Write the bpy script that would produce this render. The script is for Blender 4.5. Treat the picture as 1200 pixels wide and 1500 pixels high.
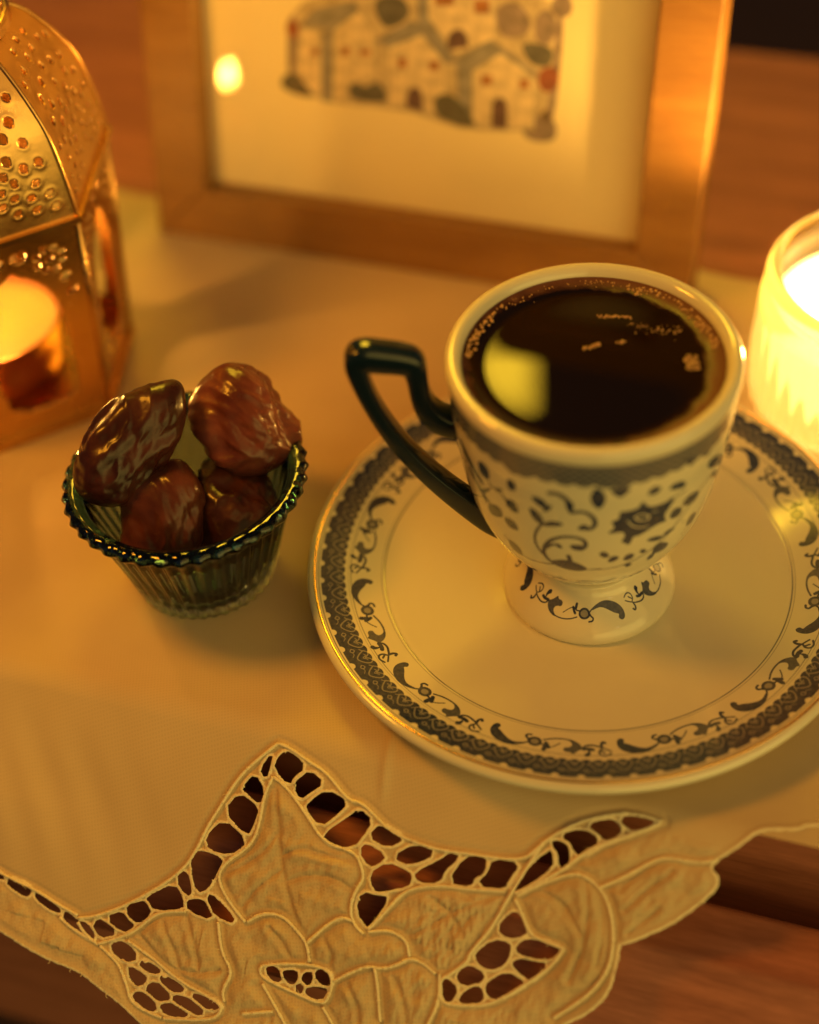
import bpy, bmesh, math, random
import numpy as np
from mathutils import Matrix, Vector

# ------------------------------------------------------------------ scene, camera, world, lamps
S = 0.001                                   # everything below is written in millimetres
for o in list(bpy.data.objects):
    bpy.data.objects.remove(o)
scene = bpy.context.scene
COL = scene.collection
R = math.radians

cam_d = bpy.data.cameras.new('camera')
cam = bpy.data.objects.new('camera', cam_d)
COL.objects.link(cam)
_p, _r = R(45.945), R(-4.909)
_F = Vector((0, math.cos(_p), -math.sin(_p)))
_X = Vector((1, 0, 0))
_U = _X.cross(_F)
_RX = math.cos(_r) * _X + math.sin(_r) * _U
_UP = -math.sin(_r) * _X + math.cos(_r) * _U
cam.matrix_world = Matrix(((_RX.x, _UP.x, -_F.x, -37.07 * S), (_RX.y, _UP.y, -_F.y, -220.17 * S),
                           (_RX.z, _UP.z, -_F.z, 253.56 * S), (0, 0, 0, 1)))
cam_d.sensor_fit = 'VERTICAL'
cam_d.sensor_height = 36.0
cam_d.lens = 53.86
cam_d.clip_start = 0.01
cam_d.clip_end = 50
cam_d.dof.use_dof = True
cam_d.dof.focus_distance = 0.315
cam_d.dof.aperture_fstop = 4.5
scene.camera = cam
scene.view_settings.view_transform = 'Standard'
scene.view_settings.look = 'None'
scene.view_settings.exposure = 0.22
scene.view_settings.gamma = 1.0
try:
    scene.cycles.use_denoising = True
    scene.cycles.denoiser = 'OPENIMAGEDENOISE'
    scene.cycles.max_bounces = 14
    scene.cycles.transmission_bounces = 12
    scene.cycles.transparent_max_bounces = 12
    scene.cycles.caustics_reflective = True
    scene.cycles.caustics_refractive = True
    scene.cycles.blur_glossy = 0.3
    scene.cycles.sample_clamp_indirect = 6.0
except Exception:
    pass

world = bpy.data.worlds.new('World')
scene.world = world
world.use_nodes = True
_bg = world.node_tree.nodes['Background']
_bg.inputs[0].default_value = (0.90, 0.62, 0.48, 1)
_bg.inputs[1].default_value = 0.060         # the dim warm bounce of the room

def lamp(name, loc, power, radius, color):
    d = bpy.data.lights.new(name, 'POINT')
    d.energy = power
    d.shadow_soft_size = radius * S
    d.color = color
    o = bpy.data.objects.new(name, d)
    o.location = Vector(loc) * S
    COL.objects.link(o)
    return o
KEY = lamp('room_lamp', (-200, 20, 240), 1.5, 30, (1.0, 0.37, 0.02))
_d = bpy.data.lights.new('front_lamp', 'AREA')
_d.shape = 'RECTANGLE'; _d.size = 1.1; _d.size_y = 0.8; _d.energy = 3.6; _d.color = (1.0, 0.74, 0.15)
_o = bpy.data.objects.new('front_lamp', _d)
_o.location = Vector((440, -810, 140)) * S
_o.rotation_euler = (Vector((440, -810, 140)) - Vector((-60, 0, 40))).to_track_quat('Z', 'Y').to_euler()
COL.objects.link(_o)
_d = bpy.data.lights.new('front_fill', 'AREA')  # added broad fill standing in for room bounce, not a real fitting
_d.shape = 'DISK'; _d.size = 1.1; _d.energy = 2.5; _d.color = (1.0, 0.60, 0.12)
_o = bpy.data.objects.new('front_fill', _d)
_o.location = Vector((430, -600, 500)) * S
_o.rotation_euler = (Vector((430, -600, 500)) - Vector((-20, 0, 0))).to_track_quat('Z', 'Y').to_euler()
COL.objects.link(_o)
lamp('glint_light', (330, -560, 470), 0.10, 9, (1.0, 0.72, 0.34))       # added point light, no real bulb: puts crisp glints on glaze and syrup
FLAME_TEA, FLAME_JAR, SHADE_GLOW = 280.0, 1400.0, 20.0

# ------------------------------------------------------------------ traced outlines, in mm on the surfaces that carry them
LACE_HOLES=[[[-51.28,60.38],[-53.11,63.64],[-51.83,65.48],[-51.37,62.89]],[[-48.5,59.23],[-49.72,60.74],[-50.2,63.16],[-46.58,65.53],[-46.01,63.63],[-44.01,61.41],[-46.35,59.81]],[[-42.61,61.97],[-44.93,64.45],[-45.21,65.92],[-43.73,67.89],[-42.2,66.12],[-39.51,63.73]],[[-38.38,64.89],[-41.76,68.5],[-41.96,69.42],[-38.64,72.35],[-35.74,69.21],[-33.87,66.48]],[[-31.18,67.26],[-32.81,69.22],[-37.74,74.25],[-35.69,75.35],[-31.23,74.81],[-29.69,72.34],[-28.17,68.83]],[[-54.15,65.12],[-56.36,68.49],[-54.68,69.35],[-52.13,70.9],[-51.68,68.3]],[[-56.86,69.85],[-59.13,73.96],[-53.5,77.65],[-52.92,75.72],[-52.18,71.62]],[[-59.17,75.77],[-62.12,80.42],[-61.0,82.31],[-56.39,82.46],[-53.25,79.02]],[[-62.73,83.27],[-64.16,84.88],[-64.14,87.03],[-61.91,91.72],[-59.88,90.32],[-58.63,86.78],[-57.69,83.67]],[[-65.06,87.95],[-67.09,90.35],[-63.9,92.94],[-63.19,91.92]],[[-67.12,91.41],[-72.88,95.81],[-71.81,96.6],[-70.93,97.66],[-64.7,95.88],[-64.82,94.01]],[[-63.67,94.15],[-63.37,95.76],[-57.43,96.37],[-59.57,93.34],[-61.82,93.27]],[[-59.05,91.31],[-59.18,93.03],[-57.16,95.47],[-52.41,95.94],[-55.55,93.38]],[[-72.54,96.36],[-76.95,98.52],[-75.87,100.59],[-73.89,101.38],[-71.39,98.83]],[[-77.81,100.02],[-80.89,102.08],[-76.83,104.04],[-74.83,102.47],[-75.2,101.71]],[[-81.92,102.77],[-83.58,103.83],[-82.11,106.67],[-77.89,104.53]],[[-90.29,102.94],[-90.47,104.49],[-86.3,106.66],[-83.36,107.42],[-83.11,106.28],[-84.83,104.58],[-87.66,104.43]],[[-97.8,100.7],[-97.34,101.88],[-94.01,103.22],[-91.56,103.69],[-92.25,102.56]],[[-104.52,99.31],[-104.51,100.62],[-99.92,102.09],[-98.94,100.98],[-99.4,99.8]],[[-109.75,98.41],[-109.55,99.46],[-105.85,99.86],[-106.15,99.06]],[[-76.22,106.02],[-78.97,107.37],[-78.26,108.68],[-75.24,110.03],[-72.33,108.43]],[[-71.12,108.75],[-71.8,110.0],[-68.45,110.82],[-67.05,109.82]],[[-74.43,110.68],[-73.53,113.0],[-71.91,114.28],[-70.07,113.16],[-69.86,111.83]],[[-66.43,110.72],[-66.71,111.64],[-63.92,113.24],[-61.12,112.5],[-62.42,111.57]],[[-67.71,112.33],[-69.62,114.31],[-68.09,115.19],[-66.13,115.94],[-64.01,115.16],[-64.49,113.81]],[[-71.64,115.71],[-72.11,116.9],[-68.38,118.46],[-66.61,118.19],[-67.13,116.63],[-69.86,115.44]],[[-63.08,114.07],[-63.11,115.13],[-58.83,116.32],[-56.59,116.35],[-56.39,115.03],[-60.22,113.73]],[[-58.87,112.53],[-58.72,113.34],[-54.65,114.78],[-53.07,113.72],[-52.68,113.41],[-54.6,112.66]],[[-65.36,116.38],[-65.53,117.91],[-62.97,118.28],[-59.54,117.35],[-60.15,116.46],[-63.42,115.85]],[[-26.14,69.06],[-28.13,71.97],[-23.95,73.07],[-21.0,70.62]],[[-28.37,73.6],[-29.5,75.28],[-27.21,77.88],[-25.43,76.75],[-24.13,75.03]],[[-18.7,71.47],[-22.38,74.78],[-18.84,75.5],[-14.01,71.9]],[[-23.53,76.28],[-26.69,79.68],[-25.16,82.1],[-23.89,82.13],[-18.58,79.78],[-18.21,77.95],[-18.91,77.08]],[[-27.63,83.41],[-27.98,87.36],[-25.34,89.85],[-24.6,88.97],[-22.09,83.09],[-24.19,83.44]],[[-11.27,71.41],[-12.72,73.15],[-17.51,76.91],[-16.52,78.41],[-12.46,77.41],[-11.9,74.68],[-9.47,71.67]],[[-8.26,71.55],[-10.43,76.91],[-6.25,76.74],[-5.75,74.72],[-3.9,73.41],[-4.29,70.41]],[[-2.67,70.71],[-2.91,73.17],[-4.78,76.21],[0.46,75.43],[0.98,73.59],[2.58,70.12]],[[7.73,66.24],[2.08,74.57],[2.41,75.29],[3.72,74.77],[8.9,69.32],[8.48,67.05]],[[8.06,64.78],[9.93,66.31],[10.38,68.77],[11.67,68.26],[11.63,65.89],[10.75,64.33],[8.94,64.17]],[[9.68,62.81],[11.81,63.68],[12.69,65.25],[13.93,65.54],[15.63,64.14],[16.67,62.33],[15.27,61.09],[12.72,61.1]],[[14.42,59.71],[16.54,60.59],[17.91,61.64],[19.67,60.63],[20.76,59.2],[19.15,57.81],[17.44,58.02]],[[2.68,80.01],[0.55,83.75],[2.79,84.97],[6.14,83.52],[5.67,82.05],[4.06,79.87]],[[0.2,86.24],[-2.79,89.81],[-2.15,91.06],[0.45,91.98],[2.98,90.32],[3.71,87.74],[3.39,86.02]],[[6.69,84.38],[5.03,86.19],[5.43,87.29],[8.5,87.69],[11.58,87.09],[13.43,84.24],[10.23,84.06]],[[4.98,89.2],[4.93,90.01],[8.1,91.97],[9.21,91.49],[11.56,88.09],[7.78,88.08]],[[-3.56,92.22],[-5.78,94.62],[-4.05,96.18],[-1.02,94.97],[-0.33,93.19]],[[4.03,91.65],[0.72,94.52],[0.58,95.96],[1.64,97.28],[3.37,96.82],[7.2,93.6],[7.25,92.8]],[[-7.82,95.75],[-7.96,97.21],[-7.07,99.8],[-6.02,99.93],[-4.89,97.2]],[[-2.08,95.85],[-4.34,99.07],[-3.45,99.44],[-0.35,98.61],[0.25,97.45],[-0.61,96.07]],[[20.02,56.95],[22.01,58.56],[24.35,58.0],[26.82,56.31],[23.93,55.86]],[[-43.93,102.85],[-44.41,103.81],[-42.82,105.27],[-41.3,105.28],[-41.1,103.99],[-42.85,102.78]],[[-40.84,103.09],[-40.65,104.08],[-39.36,105.19],[-38.12,104.87],[-37.72,103.52],[-38.15,102.38]],[[-36.43,102.35],[-36.55,104.03],[-34.96,104.44],[-34.58,101.87]],[[-33.67,101.0],[-34.1,102.15],[-32.33,103.55],[-30.67,103.31],[-30.76,101.69],[-32.24,100.63]],[[-34.89,104.84],[-35.69,106.3],[-32.16,106.8],[-30.93,104.21]],[[-37.63,105.15],[-37.13,106.68],[-36.18,106.0],[-36.43,104.62]]]
LACE_EDGE=[[-157.37,103.5],[-121.91,107.15],[-104.49,110.86],[-97.88,112.87],[-91.94,114.16],[-84.75,114.88],[-80.66,116.81],[-74.68,119.08],[-69.59,121.76],[-65.82,124.47],[-53.89,126.27],[-38.88,125.67],[-21.92,121.9],[-5.76,116.37],[6.9,109.38],[13.88,102.68],[17.22,98.36],[20.7,95.96],[24.1,91.11],[24.69,85.84],[24.65,80.37],[24.8,80.88],[28.8,78.15],[33.69,74.44],[38.25,69.16],[40.52,65.59],[40.54,63.71],[38.19,61.85],[42.7,57.59],[45.33,54.19],[47.62,52.81],[51.11,52.0],[53.83,50.9],[54.09,50.17],[56.51,49.5],[67.54,47.2],[74.15,52.01],[84.08,54.86],[95.83,54.48]]
LACE_CORDS=[[[-109.87,97.78],[-106.82,98.57],[-102.34,99.43],[-97.92,100.08],[-91.87,102.04],[-87.45,103.09]],[[-87.33,103.7],[-83.81,102.59],[-78.41,99.31],[-72.41,94.62],[-66.67,88.98],[-64.12,84.56],[-62.2,77.92],[-60.89,74.73],[-57.5,66.42],[-53.86,61.67],[-50.44,57.89]],[[-50.44,57.89],[-48.55,58.0],[-43.34,60.02],[-39.01,61.51],[-33.79,65.94],[-30.94,65.63],[-27.25,67.92],[-25.21,69.19],[-21.75,70.46],[-14.13,71.24],[-8.61,70.6],[-2.43,70.14],[3.58,69.03],[6.34,65.47],[3.12,69.34],[7.28,63.78],[12.4,59.4],[17.78,56.78],[22.19,55.56],[19.11,56.22],[22.01,55.67],[24.61,55.52],[28.03,55.84]],[[-50.27,64.78],[-51.43,68.6],[-51.43,74.66],[-51.87,78.34],[-53.95,81.34],[-56.23,83.32],[-58.26,86.69],[-56.96,89.6],[-54.13,92.49],[-50.6,95.19]],[[-50.27,64.78],[-47.02,66.17],[-41.67,70.94],[-37.13,75.53],[-30.52,75.7],[-28.56,78.38],[-27.78,80.65],[-29.08,83.42],[-29.5,87.04],[-28.24,89.88],[-25.78,91.37]],[[-24.93,90.1],[-21.55,85.05],[-19.64,81.78],[-17.16,79.78],[-12.16,78.03],[-5.96,77.36],[0.74,76.05]],[[6.28,65.14],[2.06,75.72],[-0.57,83.91],[-4.26,90.37],[-3.78,91.08],[-6.63,94.44],[-8.76,96.21],[-8.25,100.11],[-6.11,100.55],[-0.2,99.38],[3.48,97.39],[8.58,92.44],[12.51,87.84],[13.99,84.09]],[[2.75,76.0],[6.6,73.06],[10.74,69.67],[14.27,65.26],[17.33,62.75],[20.82,60.55],[24.99,58.0]],[[3.2,76.29],[7.37,72.88],[13.05,69.31],[16.23,69.52],[19.77,71.78],[22.09,75.92],[23.24,81.12],[23.14,85.86],[20.92,90.77],[18.04,94.3],[14.39,98.06]],[[2.96,77.15],[4.53,79.15],[6.83,82.94],[9.36,83.69],[13.99,84.09]],[[-50.21,95.09],[-47.4,92.5],[-43.15,91.85],[-39.21,94.38],[-36.92,96.27],[-35.84,99.72]],[[-36.95,96.08],[-33.34,91.24],[-30.75,89.14],[-28.57,89.41]],[[-45.43,103.03],[-40.93,101.45],[-35.53,100.25],[-31.66,100.28],[-30.2,102.37],[-30.63,105.78],[-31.57,107.68],[-38.65,106.66],[-44.98,105.42],[-45.9,104.0],[-45.43,103.03]],[[-30.2,102.37],[-26.71,99.4],[-23.7,97.38],[-20.38,97.13],[-17.37,95.33],[-15.59,93.65],[-13.07,93.81],[-9.88,95.4]],[[-22.22,97.41],[-20.97,100.75],[-19.26,107.66]],[[-15.63,93.45],[-16.84,90.31],[-20.59,89.23],[-24.94,90.75]],[[-44.76,106.61],[-42.01,109.63],[-38.71,113.32],[-36.47,116.03]],[[-56.34,96.63],[-54.57,102.48],[-51.29,105.82],[-52.94,110.03],[-52.06,112.31]],[[-9.6,105.85],[-8.1,100.59],[-9.1,95.19]],[[-81.88,107.9],[-78.1,105.86],[-74.02,103.11],[-70.7,98.87],[-67.39,97.19],[-63.72,96.27]],[[-75.38,105.59],[-69.54,107.49],[-62.58,110.77],[-55.14,112.17],[-52.26,113.3],[-52.77,115.32],[-54.31,116.58],[-58.96,118.04],[-64.58,119.34]],[[-81.36,108.19],[-78.28,109.75],[-76.14,111.34],[-73.54,115.35],[-72.65,117.68],[-69.21,118.89],[-65.05,119.26]],[[-87.18,104.52],[-85.41,106.44],[-81.84,108.1]],[[-91.41,104.51],[-88.77,106.0],[-82.84,107.72]],[[-31.49,108.06],[-28.8,111.05],[-26.11,114.03]],[[-47.83,113.69],[-44.93,112.71],[-41.64,111.62]],[[15.13,65.35],[18.36,62.28],[23.44,59.17],[27.71,56.1]],[[38.56,60.83],[35.46,61.95],[30.31,62.06],[27.6,63.48],[23.76,67.06],[20.13,69.86],[18.45,71.03]]]
LACE_VEINS=[[[-49.72,65.72],[-48.29,70.37],[-47.09,75.77],[-45.11,82.41],[-42.6,87.83],[-39.81,92.81]],[[-47.09,75.77],[-49.56,80.63],[-53.37,84.41],[-56.38,86.59]],[[-45.84,80.45],[-41.95,77.38],[-36.28,78.14],[-30.2,77.38]],[[-44.0,85.34],[-38.82,82.29],[-33.35,82.02],[-29.77,83.59]],[[-44.98,83.09],[-49.12,86.95],[-51.83,92.63]],[[0.86,76.7],[-4.87,79.5],[-11.52,85.31],[-18.59,91.28]],[[-4.87,79.5],[-7.85,78.52]],[[-9.1,83.15],[-13.73,81.01]],[[-9.1,83.15],[-6.39,86.43]],[[-78.28,109.75],[-69.23,109.12],[-60.31,108.48],[-54.42,106.52]],[[-72.91,104.1],[-69.84,105.87],[-68.36,108.88]],[[-68.23,99.94],[-65.74,103.55],[-62.96,108.75]],[[-63.21,97.83],[-60.58,102.22],[-58.6,108.03]],[[15.41,69.32],[17.2,74.78],[17.84,82.51],[16.08,90.08]],[[18.51,71.31],[20.88,77.8],[20.77,85.69]],[[6.81,74.2],[11.79,75.34],[16.67,80.44]],[[22.61,70.3],[25.32,66.12],[30.28,61.8]],[[24.04,73.86],[27.78,69.02],[31.56,64.59]],[[25.6,78.16],[30.3,72.3]],[[-27.01,102.34],[-24.81,105.05],[-23.68,108.84]],[[-18.06,98.35],[-15.35,101.71],[-14.09,106.25]],[[-33.58,94.59],[-31.43,96.92],[-31.73,99.88]],[[-45.17,95.06],[-42.64,96.91],[-39.83,100.34]],[[-46.35,107.45],[-43.67,110.08],[-41.68,113.71]]]
VINE=[["p",[[-0.53,46.83],[0.32,46.13],[0.99,46.33],[1.47,46.91],[0.89,47.62],[2.02,47.98],[3.62,49.1],[5.42,49.88],[6.81,49.74],[8.4,49.18],[8.46,49.72],[6.46,50.77],[4.36,51.19],[2.18,50.82],[0.41,49.94],[-0.6,48.54]],0.0,1.0],["s",[[7.79,49.86],[8.49,49.38],[9.08,48.78]],0.232,1.0],["s",[[9.13,48.66],[8.57,47.88],[7.96,47.59],[8.18,46.89],[9.11,46.77]],0.29,1.0],["s",[[11.69,48.9],[11.73,48.09],[10.95,47.43],[9.81,47.5],[9.05,48.1],[9.19,48.95],[9.97,49.58],[11.05,49.5],[11.69,48.9]],0.377,0.9],["p",[[11.69,48.9],[11.73,48.09],[10.95,47.43],[9.81,47.5],[9.05,48.1],[9.19,48.95],[9.97,49.58],[11.05,49.5]],0.0,0.6],["s",[[11.5,48.93],[12.71,49.02]],0.261,1.0],["s",[[12.99,48.34],[13.46,48.96],[13.79,49.55]],0.464,0.95],["s",[[13.03,49.37],[12.9,50.33]],0.522,1.0],["s",[[13.85,49.58],[14.98,49.05],[16.23,47.91]],0.174,0.85],["s",[[12.36,47.56],[14.29,46.8],[16.4,46.53],[18.29,46.67],[19.86,47.28]],0.232,0.9],["p",[[17.57,46.55],[18.44,46.45],[20.05,47.02],[21.24,48.1],[21.53,49.17],[20.55,49.64],[19.34,50.98],[18.91,50.26],[17.79,50.29],[17.13,49.88],[17.22,48.96],[18.35,48.86],[19.14,48.27],[18.83,47.32]],0.0,0.85],["s",[[21.53,49.17],[21.89,48.21],[23.33,47.8],[25.17,48.3]],0.29,1.0],["s",[[21.85,49.11],[22.9,48.94],[23.76,49.22]],0.522,1.0],["p",[[22.76,49.12],[23.33,49.73],[23.28,51.0],[22.17,51.44],[21.71,50.55],[22.6,50.16]],0.0,1.0],["s",[[25.04,48.22],[26.91,49.17],[27.84,49.73]],0.232,1.0],["s",[[25.88,48.46],[25.77,47.56],[26.33,46.89],[26.73,47.38]],0.348,1.0],["s",[[25.88,49.0],[25.12,49.66],[25.34,50.79],[26.6,51.04],[27.76,50.47]],0.261,0.9],["s",[[25.72,49.54],[26.39,50.17]],0.261,0.9]]
CUP_PRINT=[["p",[[-148.77,53.16],[-149.97,50.74],[-149.34,49.3],[-147.07,48.76],[-143.4,49.01],[-142.47,51.35],[-143.02,52.83],[-145.03,53.48]],0.0,1.0],["p",[[-147.77,40.61],[-148.17,38.42],[-146.47,37.72],[-142.91,38.32],[-138.11,39.98],[-138.19,42.01],[-139.77,42.82],[-142.65,42.51]],0.0,1.0],["p",[[-135.24,46.86],[-135.21,45.18],[-134.11,44.27],[-132.08,43.75],[-129.01,44.01],[-128.98,46.08],[-130.0,47.32],[-132.04,47.52]],0.0,1.0],["p",[[-137.93,40.48],[-137.53,38.76],[-136.05,37.85],[-133.45,37.72],[-130.06,38.24],[-130.71,39.93],[-132.26,40.87],[-134.54,41.1]],0.0,1.0],["p",[[-122.61,51.18],[-121.23,49.86],[-119.34,49.06],[-116.87,48.42],[-113.94,48.25],[-115.43,49.96],[-117.38,51.13],[-119.7,51.47]],0.0,1.0],["p",[[-123.8,47.76],[-123.34,45.81],[-122.11,44.38],[-120.07,43.52],[-117.23,43.23],[-117.74,45.29],[-119.06,46.67],[-121.01,47.54]],0.0,1.0],["p",[[-118.01,47.32],[-116.4,47.67],[-115.1,48.25],[-114.05,49.08],[-113.29,50.18],[-114.81,49.91],[-116.1,49.32],[-117.18,48.47]],0.0,1.0],["p",[[-119.66,43.08],[-116.96,43.08],[-114.25,43.52],[-111.33,44.04],[-108.46,44.98],[-111.24,45.47],[-114.09,45.39],[-116.8,44.51]],0.0,1.0],["p",[[-96.59,56.67],[-98.49,54.85],[-98.83,53.16],[-97.79,51.54],[-95.1,50.03],[-93.08,51.91],[-92.69,53.62],[-93.87,55.21]],0.0,1.0],["p",[[-139.07,32.71],[-139.12,30.51],[-138.53,28.73],[-135.86,28.0],[-131.92,28.11],[-131.69,30.94],[-133.37,32.29],[-135.59,32.95]],0.0,1.0],["p",[[-108.08,52.66],[-108.47,51.4],[-108.06,50.42],[-107.43,49.28],[-105.96,48.42],[-105.04,50.15],[-104.95,51.57],[-106.12,52.27]],0.0,1.0],["p",[[-154.13,42.97],[-152.1,42.58],[-149.74,42.74],[-146.06,44.82],[-142.79,47.06],[-145.19,46.37],[-148.18,45.0],[-150.7,44.4]],0.0,1.0],["p",[[-140.85,48.15],[-140.13,47.52],[-139.15,47.3],[-137.38,48.06],[-135.41,49.2],[-136.55,49.32],[-137.98,49.01],[-139.25,48.81]],0.0,1.0],["p",[[-165.61,31.0],[-162.84,31.0],[-161.15,30.53],[-161.11,29.23],[-161.2,27.85],[-161.39,29.08],[-161.48,30.36],[-162.88,31.0]],0.0,1.0],["p",[[-174.23,40.09],[-174.17,38.58],[-173.32,37.51],[-170.49,37.49],[-169.56,36.6],[-170.9,37.49],[-174.01,37.51],[-174.42,38.71]],0.0,1.0],["p",[[-169.56,34.55],[-169.47,33.11],[-169.47,31.74],[-168.36,31.0],[-165.84,31.0],[-169.06,31.0],[-169.79,32.04],[-169.69,33.35]],0.0,1.0],["p",[[-76.58,52.52],[-74.33,52.01],[-72.59,52.08],[-71.25,52.52],[-70.46,53.55],[-72.79,54.23],[-74.55,54.3],[-75.82,53.71]],0.0,1.0],["p",[[-67.0,51.93],[-64.54,51.13],[-62.46,50.81],[-60.69,51.03],[-59.41,51.79],[-62.28,52.74],[-64.48,53.03],[-65.99,52.76]],0.0,1.0],["p",[[-58.1,44.27],[-53.65,43.18],[-50.03,42.77],[-47.82,43.57],[-47.25,45.44],[-52.19,46.54],[-55.29,46.45],[-57.34,45.84]],0.0,1.0],["p",[[-63.65,42.22],[-60.38,41.41],[-58.14,41.41],[-57.01,42.22],[-57.19,43.96],[-60.64,44.9],[-62.73,44.85],[-63.74,43.96]],0.0,1.0],["p",[[-45.96,50.96],[-39.43,48.57],[-33.07,46.62],[-27.52,45.55],[-27.87,47.52],[-39.29,52.01],[-43.67,52.91],[-45.78,52.57]],0.0,1.0],["p",[[-40.47,45.89],[-35.0,43.88],[-28.22,41.49],[-24.58,40.81],[-24.57,41.93],[-35.68,46.37],[-38.87,47.06],[-40.38,46.89]],0.0,1.0],["p",[[-73.44,37.67],[-70.52,36.71],[-67.8,36.16],[-65.36,36.12],[-63.34,36.6],[-66.67,37.77],[-69.3,38.21],[-71.56,38.21]],0.0,1.0],["p",[[-65.1,37.17],[-62.83,36.77],[-60.99,36.75],[-59.35,37.26],[-58.09,38.08],[-60.8,38.45],[-62.92,38.34],[-64.27,37.98]],0.0,1.0],["p",[[-68.22,31.91],[-64.33,30.77],[-61.49,30.63],[-59.37,31.13],[-58.59,32.71],[-63.57,34.64],[-66.69,35.12],[-68.03,34.07]],0.0,1.0],["p",[[-69.5,29.14],[-67.43,29.1],[-66.05,29.56],[-65.66,30.61],[-65.59,31.89],[-67.41,31.91],[-68.68,31.51],[-69.52,30.67]],0.0,1.0],["p",[[-94.16,35.86],[-93.04,34.76],[-91.82,34.23],[-90.37,34.17],[-88.87,34.68],[-90.23,35.95],[-91.6,36.56],[-92.84,36.52]],0.0,1.0],["p",[[-90.05,32.52],[-88.19,32.21],[-86.69,32.42],[-85.34,32.95],[-84.41,34.04],[-86.47,34.61],[-88.13,34.59],[-89.25,33.83]],0.0,1.0],["p",[[-82.88,32.52],[-80.69,31.93],[-78.99,31.95],[-77.86,32.59],[-77.31,33.88],[-79.47,34.51],[-81.04,34.45],[-82.21,33.81]],0.0,1.0],["p",[[-75.35,33.96],[-74.02,33.33],[-73.01,33.16],[-71.95,33.33],[-71.3,34.0],[-73.08,34.78],[-74.43,35.04],[-75.06,34.74]],0.0,1.0],["p",[[-81.18,29.64],[-79.83,28.98],[-78.81,28.8],[-77.83,29.18],[-77.25,30.07],[-78.92,30.64],[-80.19,30.7],[-80.85,30.41]],0.0,1.0],["p",[[-49.29,34.51],[-45.79,34.13],[-43.63,34.49],[-43.2,35.76],[-44.52,37.95],[-47.93,38.34],[-49.8,37.88],[-50.37,36.66]],0.0,1.0],["p",[[-91.94,55.8],[-89.65,54.14],[-87.41,53.03],[-85.16,53.94],[-83.05,55.42],[-85.53,55.71],[-87.86,55.35],[-89.96,55.9]],0.0,1.0],["p",[[-62.58,58.58],[-59.94,56.85],[-57.58,55.64],[-56.26,56.17],[-55.37,57.28],[-57.53,57.92],[-59.14,57.9],[-61.07,58.53]],0.0,1.0],["s",[[-119.05,43.08],[-121.86,40.01],[-122.83,37.04],[-120.92,34.02],[-118.25,32.35]],0.524,1.0],["s",[[-114.5,53.48],[-110.99,53.87],[-107.81,52.49]],0.944,1.0],["s",[[-105.96,48.84],[-100.89,49.57],[-97.07,47.81],[-96.11,45.52],[-98.48,43.88],[-101.37,44.4]],0.786,1.0],["s",[[-101.81,44.3],[-101.0,45.0],[-100.16,44.59]],1.153,1.0],["s",[[-104.87,37.43],[-101.63,37.04],[-99.48,38.92],[-101.16,41.0],[-107.43,41.41],[-113.97,39.75],[-117.9,36.77],[-119.37,33.39],[-116.52,30.89],[-112.1,29.63]],0.786,1.0],["s",[[-104.86,38.03],[-103.69,37.67],[-102.82,38.19]],1.363,1.0],["s",[[-117.6,35.71],[-114.13,37.9],[-111.11,37.56]],0.629,1.0],["s",[[-112.01,37.88],[-111.14,37.3]],0.944,1.0],["s",[[-107.39,34.49],[-106.58,32.23]],0.891,1.0],["s",[[-140.6,33.09],[-136.6,30.93],[-131.92,28.11],[-122.19,28.8],[-115.44,29.87]],0.419,1.0],["s",[[-98.93,29.5],[-92.48,29.83]],0.367,1.0],["s",[[-130.98,52.74],[-131.26,51.27]],1.521,1.0],["s",[[-143.93,48.62],[-140.98,47.71],[-137.05,48.28],[-135.34,46.42]],0.524,1.0],["s",[[-149.34,40.4],[-150.17,42.56],[-152.97,43.05]],0.524,1.0],["s",[[-98.93,29.5],[-85.86,29.59],[-76.46,31.38],[-67.1,34.09],[-60.22,37.69],[-54.41,41.73],[-47.44,45.72],[-41.51,47.28]],0.341,1.0],["s",[[-50.4,32.52],[-45.14,36.45],[-37.46,39.18],[-31.32,41.36]],0.341,1.0],["s",[[-61.9,52.05],[-60.21,51.15]],1.363,1.0],["s",[[-80.47,40.89],[-81.74,38.4]],0.786,1.0],["s",[[-66.0,48.69],[-62.06,48.76],[-57.96,49.06]],0.367,1.0],["p",[[-116.44,31.19],[-111.65,32.59],[-107.49,32.9],[-102.18,31.91],[-97.97,29.67],[-101.54,28.57],[-108.24,28.51],[-113.48,29.53]],0.0,1.0],["p",[[-91.7,42.61],[-87.89,44.38],[-90.73,46.3],[-86.68,46.81],[-87.43,49.1],[-83.69,48.93],[-79.26,49.1],[-78.12,51.32],[-75.66,48.86],[-70.89,48.32],[-62.02,48.67],[-64.65,46.52],[-67.08,44.07],[-64.22,41.88],[-69.04,42.22],[-73.82,41.18],[-76.97,40.19],[-80.35,40.35],[-81.0,38.29],[-85.46,39.1],[-83.37,41.23],[-84.81,42.74],[-88.3,42.48]],0.0,1.0]]
CUP_LIGHT=[["s",[[-80.49,46.54],[-78.89,47.18],[-75.26,46.52],[-73.65,45.29],[-75.42,44.72],[-78.83,45.37],[-80.49,46.54]],0.341,0.0],["s",[[-83.2,45.89],[-81.1,43.86],[-76.69,42.66],[-73.62,42.66]],0.262,0.0],["s",[[-72.92,46.76],[-70.45,46.62]],0.236,0.0]]
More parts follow.
